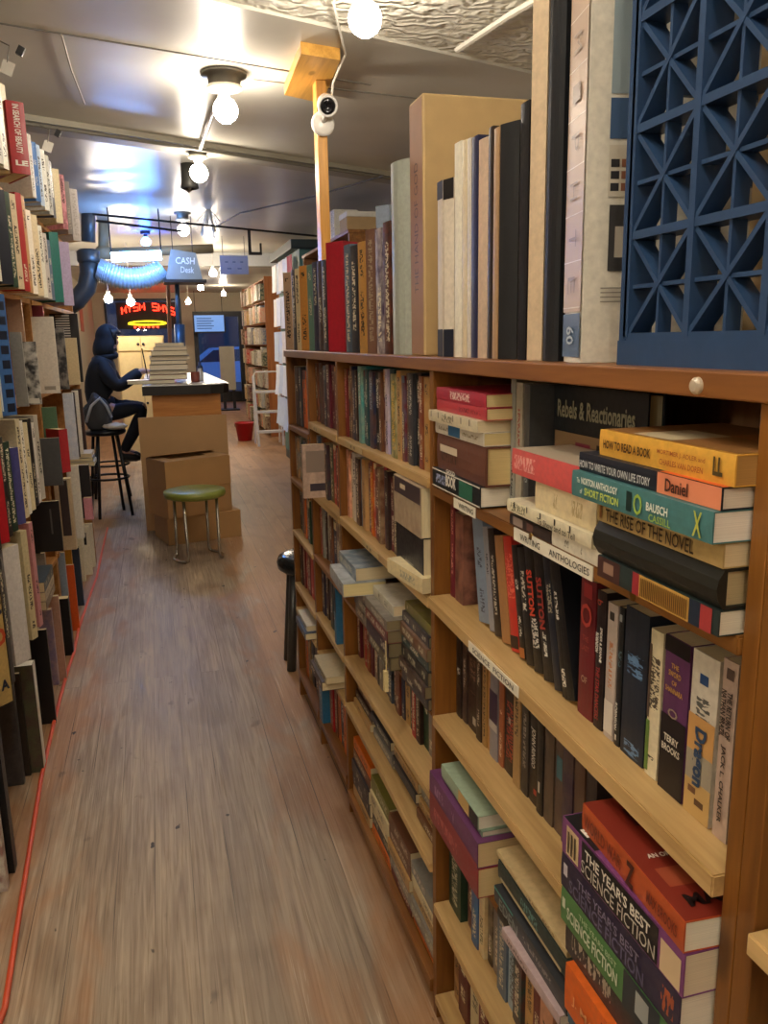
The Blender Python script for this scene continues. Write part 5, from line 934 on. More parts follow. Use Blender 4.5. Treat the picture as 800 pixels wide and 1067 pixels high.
# ------------------------------------------------------------------ counter in the middle of the shop
OAK = wood('orange_ply', 'a86a2c', 'c98a44', 'X', .45); BLK = pm('black_edge', '1c1a19', .35); TOPW = pm('white_laminate', 'd9d8d6', .25)
dk_ = empty('counter', (0, 6.4, 0), 0, 'long wood panelled counter with a pale top and rounded black edge', 'counter'); dk_.location = (0, 0, 0)
MB().box(-.035, .475, 6.42, 6.45, 0, 1.03).build('front_panel', OAK, dk_)
MB().box(.445, .475, 6.45, 8.8, 0, 1.03).box(-.035, -.01, 6.45, 7.35, 0, 1.03).build('side_panel', pm('grey_panel', '8f8a80', .5), dk_)
MB().box(-.01, .445, 6.5, 8.7, .9, .92).build('under_shelf', OAK, dk_)
cpoly = [(-.1, 6.36), (.40, 6.36), (.50, 6.40), (.55, 6.5), (.56, 6.62), (.52, 8.95), (-.1, 8.95)]
MB().prism(cpoly, 1.02, 1.088).build('edge_band', BLK, dk_)
MB().prism([(x*.97+.006, 6.36+(y-6.36)*.99+.012) for x, y in cpoly], 1.088, 1.094).build('counter_top', TOPW, dk_)
GS = 'books piled on the counter'
def lie_d(xc, y, z, L_, t, d, cov, label, rot=0):
    M = Matrix.Translation((xc-L_/2, y+d, z+t/2)) @ Matrix.Rotation(rot, 4, 'Z') @ frame((0, -1, 0), (0, 0, -1), (1, 0, 0), (0, 0, 0))
    return book('book', t-.001, L_, d, M, cov, label, GS, exact=True, title=0, paper='e2d8be', hard=True)
z = 1.0945
for i, (xc, L_, t, c, w) in enumerate(((-.03, .36, .03, '5a4a3c', 'brown covered book jutting out lowest in the counter pile'), (.10, .29, .04, '8a4a44', 'red covered book second in the counter pile'), (.10, .28, .032, '6b6a64', 'grey covered book third in the counter pile'), (.11, .29, .045, '4a4640', 'dark covered thick book fourth in the counter pile'),
        (.11, .27, .03, '8c8474', 'dun covered book fifth in the counter pile'), (.12, .30, .036, '5f6a74', 'blue grey book sixth in the counter pile'), (.12, .27, .04, '7c6a50', 'tan covered book seventh in the counter pile'), (.13, .25, .03, '9a968c', 'pale grey book eighth in the counter pile'), (.13, .22, .028, 'b3b0a6', 'whitish book topping the counter pile'))):
    lie_d(xc, 6.62+.01*(i % 3), z, L_, t, .2, c, w); z += t
tb = tag(MB().box(-.005, .005, -.09, .09, 0, .27, bev=.002).build('tablet', BKP), 'black tablet standing on edge on the counter before the seated person', 'tablet'); tb.matrix_world = Matrix.Translation((-.19+.13, 7.6, 1.0945)) @ Matrix.Rotation(-.12, 4, 'Y')
t = tag(MB().lathe([(.03, 0), (.034, .004), (.036, .08), (.033, .08), (.03, .01)], 18).build('cup', pm('red_cup', '8c4a3c', .5), smooth=True), 'small reddish cup on the counter beside the book pile', 'cup'); t.location = (.31, 6.75, 1.0945)
t = tag(MB().lathe([(.026, 0), (.027, .1), (.012, .12), (.012, .145), (.0, .146)], 16).build('bottle', pm('blue_bottle', '2c3a5c', .3), smooth=True), 'small dark blue bottle on the counter', 'bottle'); t.location = (.38, 7.3, 1.0945)
t = tag(MB().lathe([(.026, 0), (.027, .07), (.016, .085), (.016, .1), (.0, .101)], 16).build('jar', pm('white_jar', 'd4d0c8', .3), smooth=True), 'little white jar on the counter behind the reddish cup', 'jar'); t.location = (.36, 6.95, 1.0945)
# cardboard in front of the counter
KR = pm('kraft_board', 'ae8a5e', .65, var=.1, scale=8); KR2 = pm('kraft_box', 'ab8454', .65, var=.12, scale=7); DKI = pm('box_inside', '5c4228', .8)
o = tag(MB().box(-.145, .505, -.03, .03, 0, .86, bev=.003).build('cardboard_sheet', KR), 'big flat cardboard carton leaning on the front of the counter', 'cardboard'); o.matrix_world = Matrix.Translation((0, 6.335, 0)) @ Matrix.Rotation(-.03, 4, 'X')
def carton(name, label, cx, cy, z, w, d, h, rz, open_=False):
    t = empty(name, (cx, cy, z), rz, label, 'box', 'cartons piled before the counter')
    b = MB()
    if open_:
        k = .005
        b.box(-w/2, w/2, -d/2, -d/2+k, 0, h).box(-w/2, w/2, d/2-k, d/2, 0, h).box(-w/2, -w/2+k, -d/2+k, d/2-k, 0, h).box(w/2-k, w/2, -d/2+k, d/2-k, 0, h).box(-w/2+k, w/2-k, -d/2+k, d/2-k, 0, k).build('carton_body', KR2, t)
        for s, ln in ((-1, d*.36), (1, d*.40)):
            f = MB().box(-w/2+.004, w/2-.004, 0, ln, 0, .004).build('flap', KR2, t)
            f.matrix_local = Matrix.Translation((0, s*d/2, h)) @ Matrix.Rotation(0 if s < 0 else math.pi, 4, 'Z') @ Matrix.Rotation(.02 if s < 0 else .22, 4, 'X')
        for s in (-1, 1):
            f = MB().box(-d/2+.01, d/2-.01, 0, w*.22, 0, .004).build('flap', KR, t)
            f.matrix_local = Matrix.Translation((s*w/2, 0, h+.003)) @ Matrix.Rotation(s*math.pi/2, 4, 'Z') @ Matrix.Rotation(-.06 if s < 0 else -.03, 4, 'X')
    else:
        b.box(-w/2, w/2, -d/2, d/2, 0, h, bev=.004).build('carton_body', KR2, t)
        MB().box(-w/2-.001, w/2+.001, -.03, .03, h-.004, h+.0008).build('tape', pm('parcel_tape', 'b8945c', .25), t)
    return t
rz = math.radians(24)
carton('carton', 'lowest brown carton of the pile in front of the counter', .225, 6.02, 0, .54, .38, .20, math.radians(14))
carton('carton', 'middle brown carton under the half open one', .185, 5.955, .201, .50, .31, .20, rz)
carton('carton', 'half open brown carton topping the pile in front of the counter', .185, 5.945, .402, .50, .31, .20, rz, True)
# green stool
gs = empty('stool', (.195, 5.36, 0), .28, 'low stool with round olive green seat and bent steel legs', 'stool')
MB().lathe([(.0, .415), (.17, .415), (.195, .425), (.2, .445), (.195, .462), (.17, .468), (.0, .47)], 36).build('seat', pm('olive_vinyl', '7f8a3c', .35, var=.15), gs, True)
ST = pm('bent_steel', 'b4b0a6', .25, metal=.9)
for s in (-1, 1):
    for q in (-1, 1):
        pass
    MB().tube([(s*.11, -.1, .415), (s*.105, -.11, .06), (s*.11, -.115, .018), (s*.125, -.1, .011), (s*.155, -.03, .010), (s*.155, .04, .010), (s*.13, .1, .011), (s*.115, .112, .02), (s*.11, .11, .06), (s*.11, .1, .415)], .010, 10).build('leg', ST, gs, True)
# black stool at the end of the bookcases
bs = empty('stool', (.60, 3.36, 0), 0, 'low stool with black glossy seat at the end of the bookcases', 'stool')
MB().lathe([(.0, .43), (.13, .43), (.15, .445), (.155, .47), (.145, .495), (.12, .505), (.0, .51)], 32).build('seat', pm('black_vinyl', '1a2023', .18), bs, True)
for a in (2.6, 3.6, .5, 5.6):
    MB().tube([(.10*math.cos(a), .10*math.sin(a), .43), (.135*math.cos(a), .135*math.sin(a), .0)], .02, 12).build('leg', pm('grey_leg', '4a4b4a', .35, metal=.4), bs, True)
# ------------------------------------------------------------------ bar stools, bag, seated person
BM = pm('black_metal', '15161a', .35, metal=.3)
def bar_stool(x, y, h, label, rz=0.0, sp=.2, ring=.27):
    t = empty('bar_stool', (x, y, 0), rz, label, 'stool', 'bar stools at the counter')
    MB().lathe([(0, h-.045), (.14, h-.045), (.165, h-.03), (.165, h-.01), (.14, h), (0, h)], 28).build('seat', BM, t, True)
    for k in range(4):
        a = math.pi/4+k*math.pi/2
        MB().tube([(.11*math.cos(a), .11*math.sin(a), h-.045), (sp*math.cos(a), sp*math.sin(a), 0)], .013, 10).build('leg', BM, t, True)
    f = 1-ring/h; rr = .11+(sp-.11)*f+.008
    MB().tube([(rr*math.cos(a*math.pi/12), rr*math.sin(a*math.pi/12), ring) for a in range(24)], .010, 8, closed=True).build('foot_ring', BM, t, True)
    return t
bar_stool(-.43, 7.05, .72, 'black bar stool carrying the grey bag', .3, .19, .32)
bar_stool(-.47, 8.0, .66, 'black bar stool under the seated person', .1, .22, .30)
bg = empty('bag', (-.47, 7.05, .7205), 0, 'soft dark grey bag with a pale strap on the bar stool', 'bag')
bm = bmesh.new(); bmesh.ops.create_icosphere(bm, subdivisions=4, radius=1)
for v in bm.verts:
    c = v.co; k = 1+.06*math.sin(5*c.x+3*c.z)+.04*math.sin(9*c.y+2*c.z); z = max(-.8, c.z)
    v.co = V((c.x*.115*k*(1-.22*max(0, z)), c.y*.11*k, (z+.8)*.155*k+.0))
me = bpy.data.meshes.new('bag_body'); bm.to_mesh(me); bm.free()
for p_ in me.polygons: p_.use_smooth = True
link('bag_body', me, pm('grey_canvas', '3f3f42', .8, bump=.2), bg)
MB().tube([(-.09, -.085, .07), (-.04, -.11, .20), (.03, -.10, .26), (.075, -.08, .19), (.105, -.06, .10)], .012, 8).build('strap', pm('pale_strap', 'b9c0c8', .6), bg, True)
bm = bmesh.new(); bmesh.ops.create_icosphere(bm, subdivisions=3, radius=1)
for v in bm.verts:
    c = v.co; k = 1+.15*math.sin(6*c.x+1)*math.cos(5*c.y); v.co = V((c.x*.09*k, c.y*.07*k, (c.z+1)*.028*k))
me = bpy.data.meshes.new('crumpled_cloth'); bm.to_mesh(me); bm.free()
for p_ in me.polygons: p_.use_smooth = True
o = tag(link('crumpled_cloth', me, pm('white_cloth', 'cbc5ba', .85)), 'crumpled whitish cloth hanging off the bag stool', 'cloth'); o.location = (-.34, 6.96, .7195)
def skin(name, verts, edges, rad, mat, parent, root=0, sub=2):
    me = bpy.data.meshes.new(name); me.from_pydata([V(v) for v in verts], edges, []); o = link(name, me, mat, parent)
    md = o.modifiers.new('skin', 'SKIN'); md.use_smooth_shade = True
    for i, r in enumerate(rad):
        s = me.skin_vertices[0].data[i]; s.radius = r if isinstance(r, tuple) else (r, r); s.use_root = (i == root)
    sb = o.modifiers.new('sub', 'SUBSURF'); sb.levels = sb.render_levels = sub
    return o
def chain(*cs):
    vs, es, rs, ix = [], [], [], {}
    for c in cs:
        prev = None
        for (nm, p, r) in c:
            if nm not in ix: ix[nm] = len(vs); vs.append(p); rs.append(r)
            if prev is not None and (prev, ix[nm]) not in es: es.append((prev, ix[nm]))
            prev = ix[nm]
    return vs, es, rs
pr = empty('person', (-.47, 8.0, .69), 0, 'person in a dark navy hooded coat seated on a bar stool, reading at the counter', 'person'); 
def Q(x, y, z): return (x+.47, y-8.0, z-.66)
SKIN = pm('skin', 'b98a70', .5, var=.05); COATM = pm('navy_coat', '12161f', .75, var=.2, bump=.15); TRO = pm('dark_trousers', '12151f', .8, var=.2)
def arm(s):
    y = lambda v: 8.0+s*v
    a = [('chest', Q(-.505, 8, 1.13), (.13, .11)), (f'sh{s}', Q(-.455, y(.17), 1.17), .05), (f'el{s}', Q(-.33, y(.235), .985), .04), (f'wr{s}', Q(-.12, y(.16), 1.125), .026), (f'palm{s}', Q(-.075, y(.145), 1.125), (.03, .016)), (f'kn{s}', Q(-.045, y(.14), 1.12), (.032, .013))]
    out = [a]
    for k in range(4):
        out.append([a[-1], (f'f{k}a{s}', Q(-.022, y(.14+(k-1.5)*.018), 1.121), .0085), (f'f{k}b{s}', Q(-.002-.004*abs(k-1.5), y(.14+(k-1.5)*.02), 1.113), .0075), (f'f{k}c{s}', Q(.012-.006*abs(k-1.5), y(.14+(k-1.5)*.02), 1.104), .0065)])
    out.append([a[4], (f'ta{s}', Q(-.06, y(.11), 1.12), .010), (f'tb{s}', Q(-.038, y(.095), 1.112), .008)])
    return out
trunk = [('pelvis', Q(-.47, 8, .80), (.125, .105)), ('waist', Q(-.525, 8, .94), (.12, .10)), ('chest', Q(-.505, 8, 1.13), (.13, .11)), ('neck0', Q(-.435, 8, 1.24), .055), ('neck', Q(-.405, 8, 1.31), .05), ('jaw', Q(-.368, 8, 1.375), (.062, .06)), ('head', Q(-.372, 8, 1.45), (.082, .078)), ('crown', Q(-.39, 8, 1.515), (.06, .06))]
nose = [('jaw', None, None), ('nose', Q(-.288, 8, 1.405), .012)]
def leg(s):
    y = lambda v: 8.0+s*v
    return [('pelvis', Q(-.47, 8, .80), (.125, .105)), (f'hip{s}', Q(-.42, y(.09), .755), .075), (f'knee{s}', Q(-.115, y(.105), .80), .055), (f'shin{s}', Q(-.22, y(.10), .58), .048), (f'ank{s}', Q(-.335, y(.095), .385), .032), (f'toe{s}', Q(-.22, y(.10), .335), .028)]
vs, es, rs = chain(trunk, [trunk[5], ('nose', Q(-.298, 8, 1.40), .012)], *arm(-1), *arm(1), leg(-1), leg(1))
skin('body', vs, es, rs, SKIN, pr)
def up(r, d): return tuple(x+d for x in r) if isinstance(r, tuple) else r+d
coat_tr = [(n, p, up(r, .06 if n != 'neck0' else .075)) for n, p, r in trunk[:4]]
coat_tr.insert(0, ('hem', Q(-.46, 8, .80), (.14, .125)))
ca = [[(n, p, up(r, .05 if n == 'chest' else .04 if n.startswith('sh') else .026)) for n, p, r in arm(s)[0][:4]] for s in (-1, 1)]
vs, es, rs = chain(coat_tr, *ca); rs = [coat_tr[3][2] if False else r for r in rs]
skin('coat', vs, es, rs, COATM, pr, 0)
vs, es, rs = chain(*[[('belt', Q(-.487, 8, .91), (.128, .11))]+[(n, p, up(r, .014 if n != 'pelvis' else .008)) for n, p, r in leg(s)[:5]] for s in (-1, 1)])
skin('trousers', vs, es, rs, TRO, pr, 1)
for s in (-1, 1):
    b = MB(); b.tube([Q(-0.370, 8+s*.095, .345), Q(-0.345, 8+s*.095, .35), Q(-0.280, 8+s*.097, .338), Q(-0.220, 8+s*.1, .328), Q(-0.185, 8+s*.1, .325)], [.026, .04, .042, .036, .02], 12); b.build('shoe', pm('black_shoe', '101114', .4), pr, True)
bm = bmesh.new(); bmesh.ops.create_icosphere(bm, subdivisions=4, radius=1)
kill = [v for v in bm.verts if v.co.x*.93+abs(v.co.z+.1)*-.25 > .5 or v.co.z < -.93]
bmesh.ops.delete(bm, geom=kill, context='VERTS')
for v in bm.verts:
    c = v.co; lo = max(0, -c.z)
    v.co = V(Q(-.388+c.x*(.112+.05*lo)-.05*lo, 8+c.y*(.100+.095*lo), 1.432+c.z*(.125 if c.z > 0 else .21)))
me = bpy.data.meshes.new('hood'); bm.to_mesh(me); bm.free()
for p_ in me.polygons: p_.use_smooth = True
o = link('hood', me, COATM, pr); sd_ = o.modifiers.new('thick', 'SOLIDIFY'); sd_.thickness = .012
b = MB()
for k in range(15):
    a = -1.25+2.5*k/14; x = -.372+.082*math.cos(a)*.9; y = 8+.085*math.sin(a)
    b.tube([Q(x-.02, 8+(y-8)*.7, 1.515), Q(x+.012, y, 1.47), Q(x+.014 if abs(a) > .5 else x+.01, y+(.0 if abs(a) > .5 else .0), 1.462 if abs(a) < 1.0 else 1.37)], [.016, .018, .008], 7)
b.build('hair', pm('dark_hair', '1b1512', .5), pr, True)
for s in (-1, 1): MB().lathe([(.0, -.008), (.006, -.005), (.008, 0), (.006, .005), (.0, .008)], 10, Matrix.Translation(Q(-.304, 8+s*.03, 1.43))).build('eye', pm('eye', '1a1512', .2), pr, True)
b = MB(); b.tube([Q(-.43+.085*math.cos(k*math.pi/10), 8+.095*math.sin(k*math.pi/10), 1.255+.02*math.cos(k*math.pi/10)) for k in range(20)], .036, 10, closed=True); b.build('collar', COATM, pr, True)
# ------------------------------------------------------------------ pipes, duct and lights over the counter
PB = pm('black_iron', '2b2b2d', .45, metal=.4); PT = pm('tan_pipe', '8f8468', .5); 
def pxy(x, y, Y): return onY(x, y, Y)
YD = 8.1
t = tag(MB().tube([pxy(92, 205, YD), pxy(92, 252, YD)], .062, 16).lathe([(.09, -.05), (.10, -.03), (.10, .05), (.07, .07)], 20, Matrix.Translation(pxy(92, 268, YD))).tube([pxy(92, 270, YD), pxy(93, 285, YD), pxy(90, 300, YD), pxy(80, 313, YD), pxy(66, 322, YD)], .085, 16).build('ceiling_stove_pipe', pm('dark_stovepipe', '4a4844', .4, metal=.5), smooth=True), 'black stove pipe with an elbow beside the top of the wall shelves', 'pipe')
t = tag(MB().tube([pxy(108, 229, 8.5), pxy(108, 262, 8.5)], .05, 14).lathe([(.06, -.05), (.085, -.03), (.08, .04), (.055, .07)], 18, Matrix.Translation(pxy(108, 265, 8.5))).tube([pxy(108, 264, 8.5), pxy(222, 259, 8.5)], .045, 14).build('ceiling_water_pipe', PT, smooth=True), 'tan pipe dropping from the ceiling and running above the duct', 'pipe')
t = tag(MB().tube([pxy(96, 223, 7.2), pxy(330, 246, 7.6)], .009, 8).tube([pxy(100, 230, 7.2), pxy(190, 241, 7.4)], .010, 8).build('ceiling_thin_pipe', PB), 'pair of thin dark pipes crossing under the blue lit ceiling', 'pipe')
# corrugated hose
pts = [pxy(102, 281, YD), pxy(110, 284, YD), pxy(130, 290, YD), pxy(150, 289, YD), pxy(166, 283, YD), pxy(170, 280, YD)]
cm = []
N_ = 90
for i in range(N_+1):
    u = i/N_*(len(pts)-1); k = min(int(u), len(pts)-2); f = u-k
    p0_, p1_, p2_, p3_ = pts[max(k-1, 0)], pts[k], pts[k+1], pts[min(k+2, len(pts)-1)]
    cm.append(.5*((2*p1_)+(p2_-p0_)*f+(2*p0_-5*p1_+4*p2_-p3_)*f*f+(3*p1_-p0_-3*p2_+p3_)*f**3))
tag(MB().tube(cm, [.098+.012*(1 if i % 3 == 0 else -.4) for i in range(len(cm))], 18).build('flexible_duct', pm('silver_duct', 'b7c3cc', .35, metal=.35), smooth=True), 'corrugated flexible duct sagging from the stove pipe to the hanging box', 'duct')
c0 = pxy(190, 277, YD); bx = empty('duct_box', c0, 0, 'dark hanging box lettered CASH at the end of the flexible duct', 'box')
GB = pm('grey_tin', '6c7c88', .35, metal=.4)
MB().prism([(-.16, -.13), (.17, -.15), (.12, .10), (-.10, .13)], -.17, .17, frame((1, 0, 0), (0, 0, 1), (0, -1, 0), (0, 0, 0))).build('hopper', GB, bx)
MB().box(-.18, .20, -.19, .19, -.16, -.135).build('rim', PB, bx)
mb = MB(); text_into(mb, 'CASH', (.02, -.1712, .03), (1, 0, -.03), (.08, 0, 1), .17, .06, .015); text_into(mb, 'Desk', (.035, -.1712, -.05), (1, 0, -.03), (.08, 0, 1), .12, .055, .01); mb.build('painted_lettering', ink('dfe8ee'), bx)
for dx in (-.08, .1): MB().tube([(dx, 0, .1), (dx, 0, ZC-c0.z-.002)], .004, 6).build('hanger', PB, bx)
TUBE = pm('blue_tube', 'cfe6ff', .3, emit='6ea8ff', es=19)
tl = empty('tube_light', (0, 0, 0), 0, 'blue white tube light above the corrugated duct', 'light'); A, B = pxy(116, 268, 7.7), pxy(168, 266, 7.7)
MB().tube([A, B], .04, 14).build('tube', TUBE, tl, True)
for A_ in (A, B): MB().tube([A_+V((0, 0, .03)), A_+V((0, 0, ZC-A_.z-.001))], .006, 6).build('hanger', PB, tl)
LB_ = pm('blue_lamp', 'cfe6ff', .3, emit='1f5cff', es=45)
q = pxy(150, 226, 9.2); t = empty('blue_lamp', (q.x, q.y, ZC), 0, 'small blue lamp glaring on the ceiling above the tan pipe', 'light'); k = ZC-.10
MB().lathe([(.05, 0), (.05, -.03), (.02, -.035), (.02, -.06)], 16).build('lamp_socket', PB, t); MB().lathe([(.015, -.06), (.04, -.085), (.05, -.11), (.035, -.14), (.002, -.15)], 14).build('bulb', LB_, t, True)
c = pxy(244, 276, 9.5); sg = empty('hanging_card', c, 0, 'pale blue card with faint writing hanging below the ceiling beam', 'sign')
MB().box(-.155, .155, -.003, .003, -.10, .10).build('card', pm('blue_white_card', 'aebfd6', .6), sg); mb = MB(); text_into(mb, '- - -', (0, -.0036, .03), (1, 0, 0), (0, 0, 1), .2, .015); text_into(mb, '- -', (0, -.0036, -.04), (1, 0, 0), (0, 0, 1), .16, .015); mb.build('faint_lettering', ink('6f86ac'), sg)
for dx in (-.12, .12): MB().tube([(dx, 0, .1), (dx, 0, ZC-c.z-.001)], .003, 5).build('string', PB, sg)
q = pxy(271, 268, 9.0); t = empty('ceiling_bracket', (q.x, q.y, 0), 0, 'black bracket hanging from the ceiling near the paper rack', 'bracket')
MB().box(-.12, .02, -.015, .015, 2.30, 2.33).box(-.12, -.09, -.015, .015, 2.33, ZC-.001).box(0, .02, -.015, .015, 2.33, 2.42).build('bracket_arm', PB, t)
q = pxy(184, 300, 8.3)
tag(MB().tube([pxy(184, 287, 8.25), pxy(186, 345, 8.25)], .022, 10).tube([pxy(187, 338, 8.25), pxy(188, 385, 8.25)], .05, 14).build('metal_pole', pm('steel_blue', '55697c', .35, metal=.5), smooth=True), 'blue grey metal pole standing behind the counter book pile', 'pole')  # plain pole below the duct box, carries no lamp
tag(MB().tube([pxy(175, 295, 8.7), pxy(178, 385, 8.7)], .02, 8).build('copper_pole', pm('copper', '9a6b4a', .4, metal=.5)), 'thin copper coloured pole next to the blue grey one', 'pole')
# ------------------------------------------------------------------ back of the shop
cb = empty('cupboard', (-.42, 10.6, 0), 0, 'beige two panel cupboard behind the counter', 'cupboard'); BE = pm('beige_paint', 'd6bf86', .55)
MB().box(0, .56, 0, .35, 0, 1.50).build('carcass', pm('beige_frame', 'b39c6c', .55), cb)
for z0, z1 in ((.06, 1.30), (1.32, 1.48)):
    for xa, xb, xk in ((.015, .275, .25), (.285, .545, .31)): MB().lathe([(.012, 0), (.016, .012), (.0, .02)], 12, frame((1, 0, 0), (0, 0, 1), (0, -1, 0), (xk, -.018, (z0+z1)/2))).build('door_knob', PB, MB().box(xa, xb, -.018, 0, z0, z1, bev=.003).build('door', BE, cb))
# posters on the far wall, white tags round the fourth bulb
for i, (y, zc_, w_, h_, c, lab) in enumerate(((13.2, 1.75, .5, .75, 'c97a9a', 'pink poster on the wall beyond the seated person'), (14.1, 1.8, .6, .6, '7a6aa8', 'purple poster on the wall beyond the pink one'), (15.2, 1.6, .7, .9, 'd8d4cc', 'tall white notice on the wall beyond the purple poster'), (16.6, 1.9, .7, .5, 'b35a4a', 'brick red poster high on the far wall'))):
    tag(MB().box(-1.2495, -1.24, y-w_/2, y+w_/2, zc_-h_/2, zc_+h_/2).build('poster_hanging', pm('poster_'+c, c, .6, var=.4, scale=9)), lab, 'poster', 'posters on the far wall')
tg = empty('tag_cluster', (.56, 7.7, ZC), 0, 'tangle of white paper strips hanging by the bulb above the duct box', 'decoration')
for i in range(11):
    a = i*.57; MB().bar((.02*math.cos(a), .02*math.sin(a), 0), (.11*math.cos(a), .09*math.sin(a), -.10-.16*((i*7) % 5)/5), .022, .002).build('paper_strip', pm('white_card2', 'd9d6cc', .6), tg)
# neon
nz = empty('neon_sign', (-.08, 19.85, 0), 0, 'red and yellow neon sign glowing in the far shop window', 'sign'); RED = pm('neon_red', 'ff4a30', .3, emit='ff2a18', es=2.2); YEL = pm('neon_yellow', 'ffe040', .3, emit='ffd820', es=.9)
MB().box(-.66, .66, .03, .05, 1.74, 2.33).build('backing', pm('neon_backing', '23211f', .6), nz)
def arc(u): a = (u-.5)*1.3; return V((1.0*math.sin(a)*.95, 0, 1.62+.52*math.cos(a)+.02))
for i in range(9):
    if i == 4: continue
    u = .04+i*.115; p0_, p1_ = arc(u), arc(u+.085); h = V((0, 0, .15)); z_ = [p0_, p0_+h, (p0_+p1_)/2+h*.35, p1_+h, p1_] if i % 3 == 0 else ([p0_+h, (p0_+p1_)/2+h*.4, p1_+h, (p0_+p1_)/2+h*.4, (p0_+p1_)/2] if i % 3 == 1 else [p1_+h, p0_+h, p0_+h*.5, p1_+h*.5, p1_, p0_])
    MB().tube(z_, .014, 6).build('neon_tube', RED, nz)
MB().tube([V((x, 0, 1.86+.05*math.sqrt(max(0, 1-(x/.42)**2)))) for x in [-.42+.07*i for i in range(13)]]+[V((x, 0, 1.86-.03*math.sqrt(max(0, 1-(x/.42)**2)))) for x in [.42-.07*i for i in range(13)]], .016, 6).build('neon_tube', YEL, nz)
for i in range(6): MB().box(-.3+.1*i, -.25+.1*i, -.01, .01, 1.76, 1.80).build('neon_tube', RED, nz)
for i, (x, c) in enumerate(((.62, '6a4a6c'), (.72, '3a3448'))):
    pass
# blue screen in the doorway, white panel before it
t = empty('hanging_screen', onY(218, 337, 19.3), 0, 'pale blue lit screen hanging in the shop doorway', 'screen')
MB().box(-.36, .36, 0, .03, -.21, .21, bev=.004).build('screen_frame', PB, t)
MB().box(-.33, .33, -.004, 0, -.18, .18).build('screen_face', pm('screen_glow', '7fa8d8', .3, emit='4f84d0', es=.22), t)
mb = MB()
for i in range(5): mb.box(-.28, .05+.05*(i % 2), -.006, -.004, .10-.055*i, .12-.055*i)
mb.build('screen_lettering', pm('screen_marks', '2f5a9c', .4), t)
MB().tube([(-.3, .01, .2), (-.3, .01, ZC-onY(218, 337, 19.3).z)], .006, 6).build('hanger', PB, t)
MB().tube([(.3, .01, .2), (.3, .01, ZC-onY(218, 337, 19.3).z)], .006, 6).build('hanger', PB, t)
q = onY(237, 386, 17.5); t = empty('standing_board', (q.x, 17.5, 0), 0, 'pale standing board in front of the shop door', 'board')
MB().box(-.15, .16, -.02, .02, .42, 1.32, bev=.006).build('board_panel', pm('pale_board', 'b7b5a6', .5, var=.2, scale=5), t); MB().box(-.12, -.06, -.02, .02, 0, .42).box(.08, .14, -.02, .02, 0, .42).box(-.2, .2, -.2, .2, 0, .03).build('board_stand', PB, t)
# red bucket
bk = empty('bucket', (1.20, 11.9, 0), 0, 'red plastic bucket on the floor beside the white step ladder', 'bucket')
MB().lathe([(.10, 0), (.135, .25), (.145, .25), (.145, .265), (.128, .265), (.094, .012), (.0, .012)], 28).build('bucket_body', pm('red_plastic', 'c01f2c', .35), bk, True)
MB().tube([(.14*math.cos(a*math.pi/10), .02, .24-.1*math.sin(a*math.pi/10)) for a in range(11)], .004, 6).build('bail_handle', PB, bk)
# white step ladder
ld = empty('step_ladder', (1.64, 11.2, 0), math.pi/2, 'white step ladder standing before the wooden bookcase', 'ladder'); WM = pm('white_metal', 'd4d4d2', .4)
for y in (0, .34): MB().bar((-.12, y, 0), (0, y+.02, .95), .03).build('rail', WM, ld); MB().bar((.25, y, 0), (.02, y+.02, .95), .025).build('rear_leg', WM, ld)
for k in range(3): MB().box(-.13+.035*k*.9, .0+.03*k, .0, .36, .18+.27*k, .21+.27*k).build('tread', WM, ld)
MB().tube([(0, .02, .94), (0, .03, 1.0), (0, .33, 1.0), (0, .36, .94)], .012, 8).build('hand_rail', WM, ld)
# wooden bookcase by the far right wall
FW = wood('far_case_wood', '8a4e22', 'b3713a', 'Z', .45)
fc = empty('bookcase', (1.62, 12.2, 0), 0, 'tall orange wooden bookcase crammed with books near the shop door', 'bookcase')
MB().box(0, .42, 0, .04, 0, 2.33).build('side_panel', FW, fc); MB().box(0, .42, 2.96, 3.0, 0, 2.33).build('side_panel', FW, fc); MB().box(.40, .42, .04, 2.96, 0, 2.33).build('back_panel', BACK, fc)
FZ = [.08, .40, .72, 1.04, 1.36, 1.68, 2.0]
for z in FZ+[2.31]: MB().box(0.01, .40, .04, 2.96, z-.02, z).build('shelf', FW, fc)
pal = ['cream', 'white', 'pale grey', 'tan', 'brown', 'red', 'slate blue', 'peach', 'white', 'cream', 'dark green', 'maroon']
fn = ('lowest', 'second', 'third', 'fourth', 'fifth', 'sixth', 'topmost')
for i, z in enumerate(FZ):
    y = 15.12; n = 14; ts = [rnd.uniform(.8, 1.2) for _ in range(n)]; k = 2.88/sum(ts)
    for j in range(n):
        tt = ts[j]*k; cz = rnd.choice(pal); hh = rnd.uniform(.20, .285)
        book('book', tt*.9, hh, .22, stand(1.60-rnd.uniform(0, .06), y-tt/2, z+.0006), cz, f'{cz} book on the {fn[i]} shelf of the orange wooden bookcase, {ORD[j+1]} from far end', 'books in the orange wooden bookcase', pages=False, pic=.5, acc='cream'); y -= tt
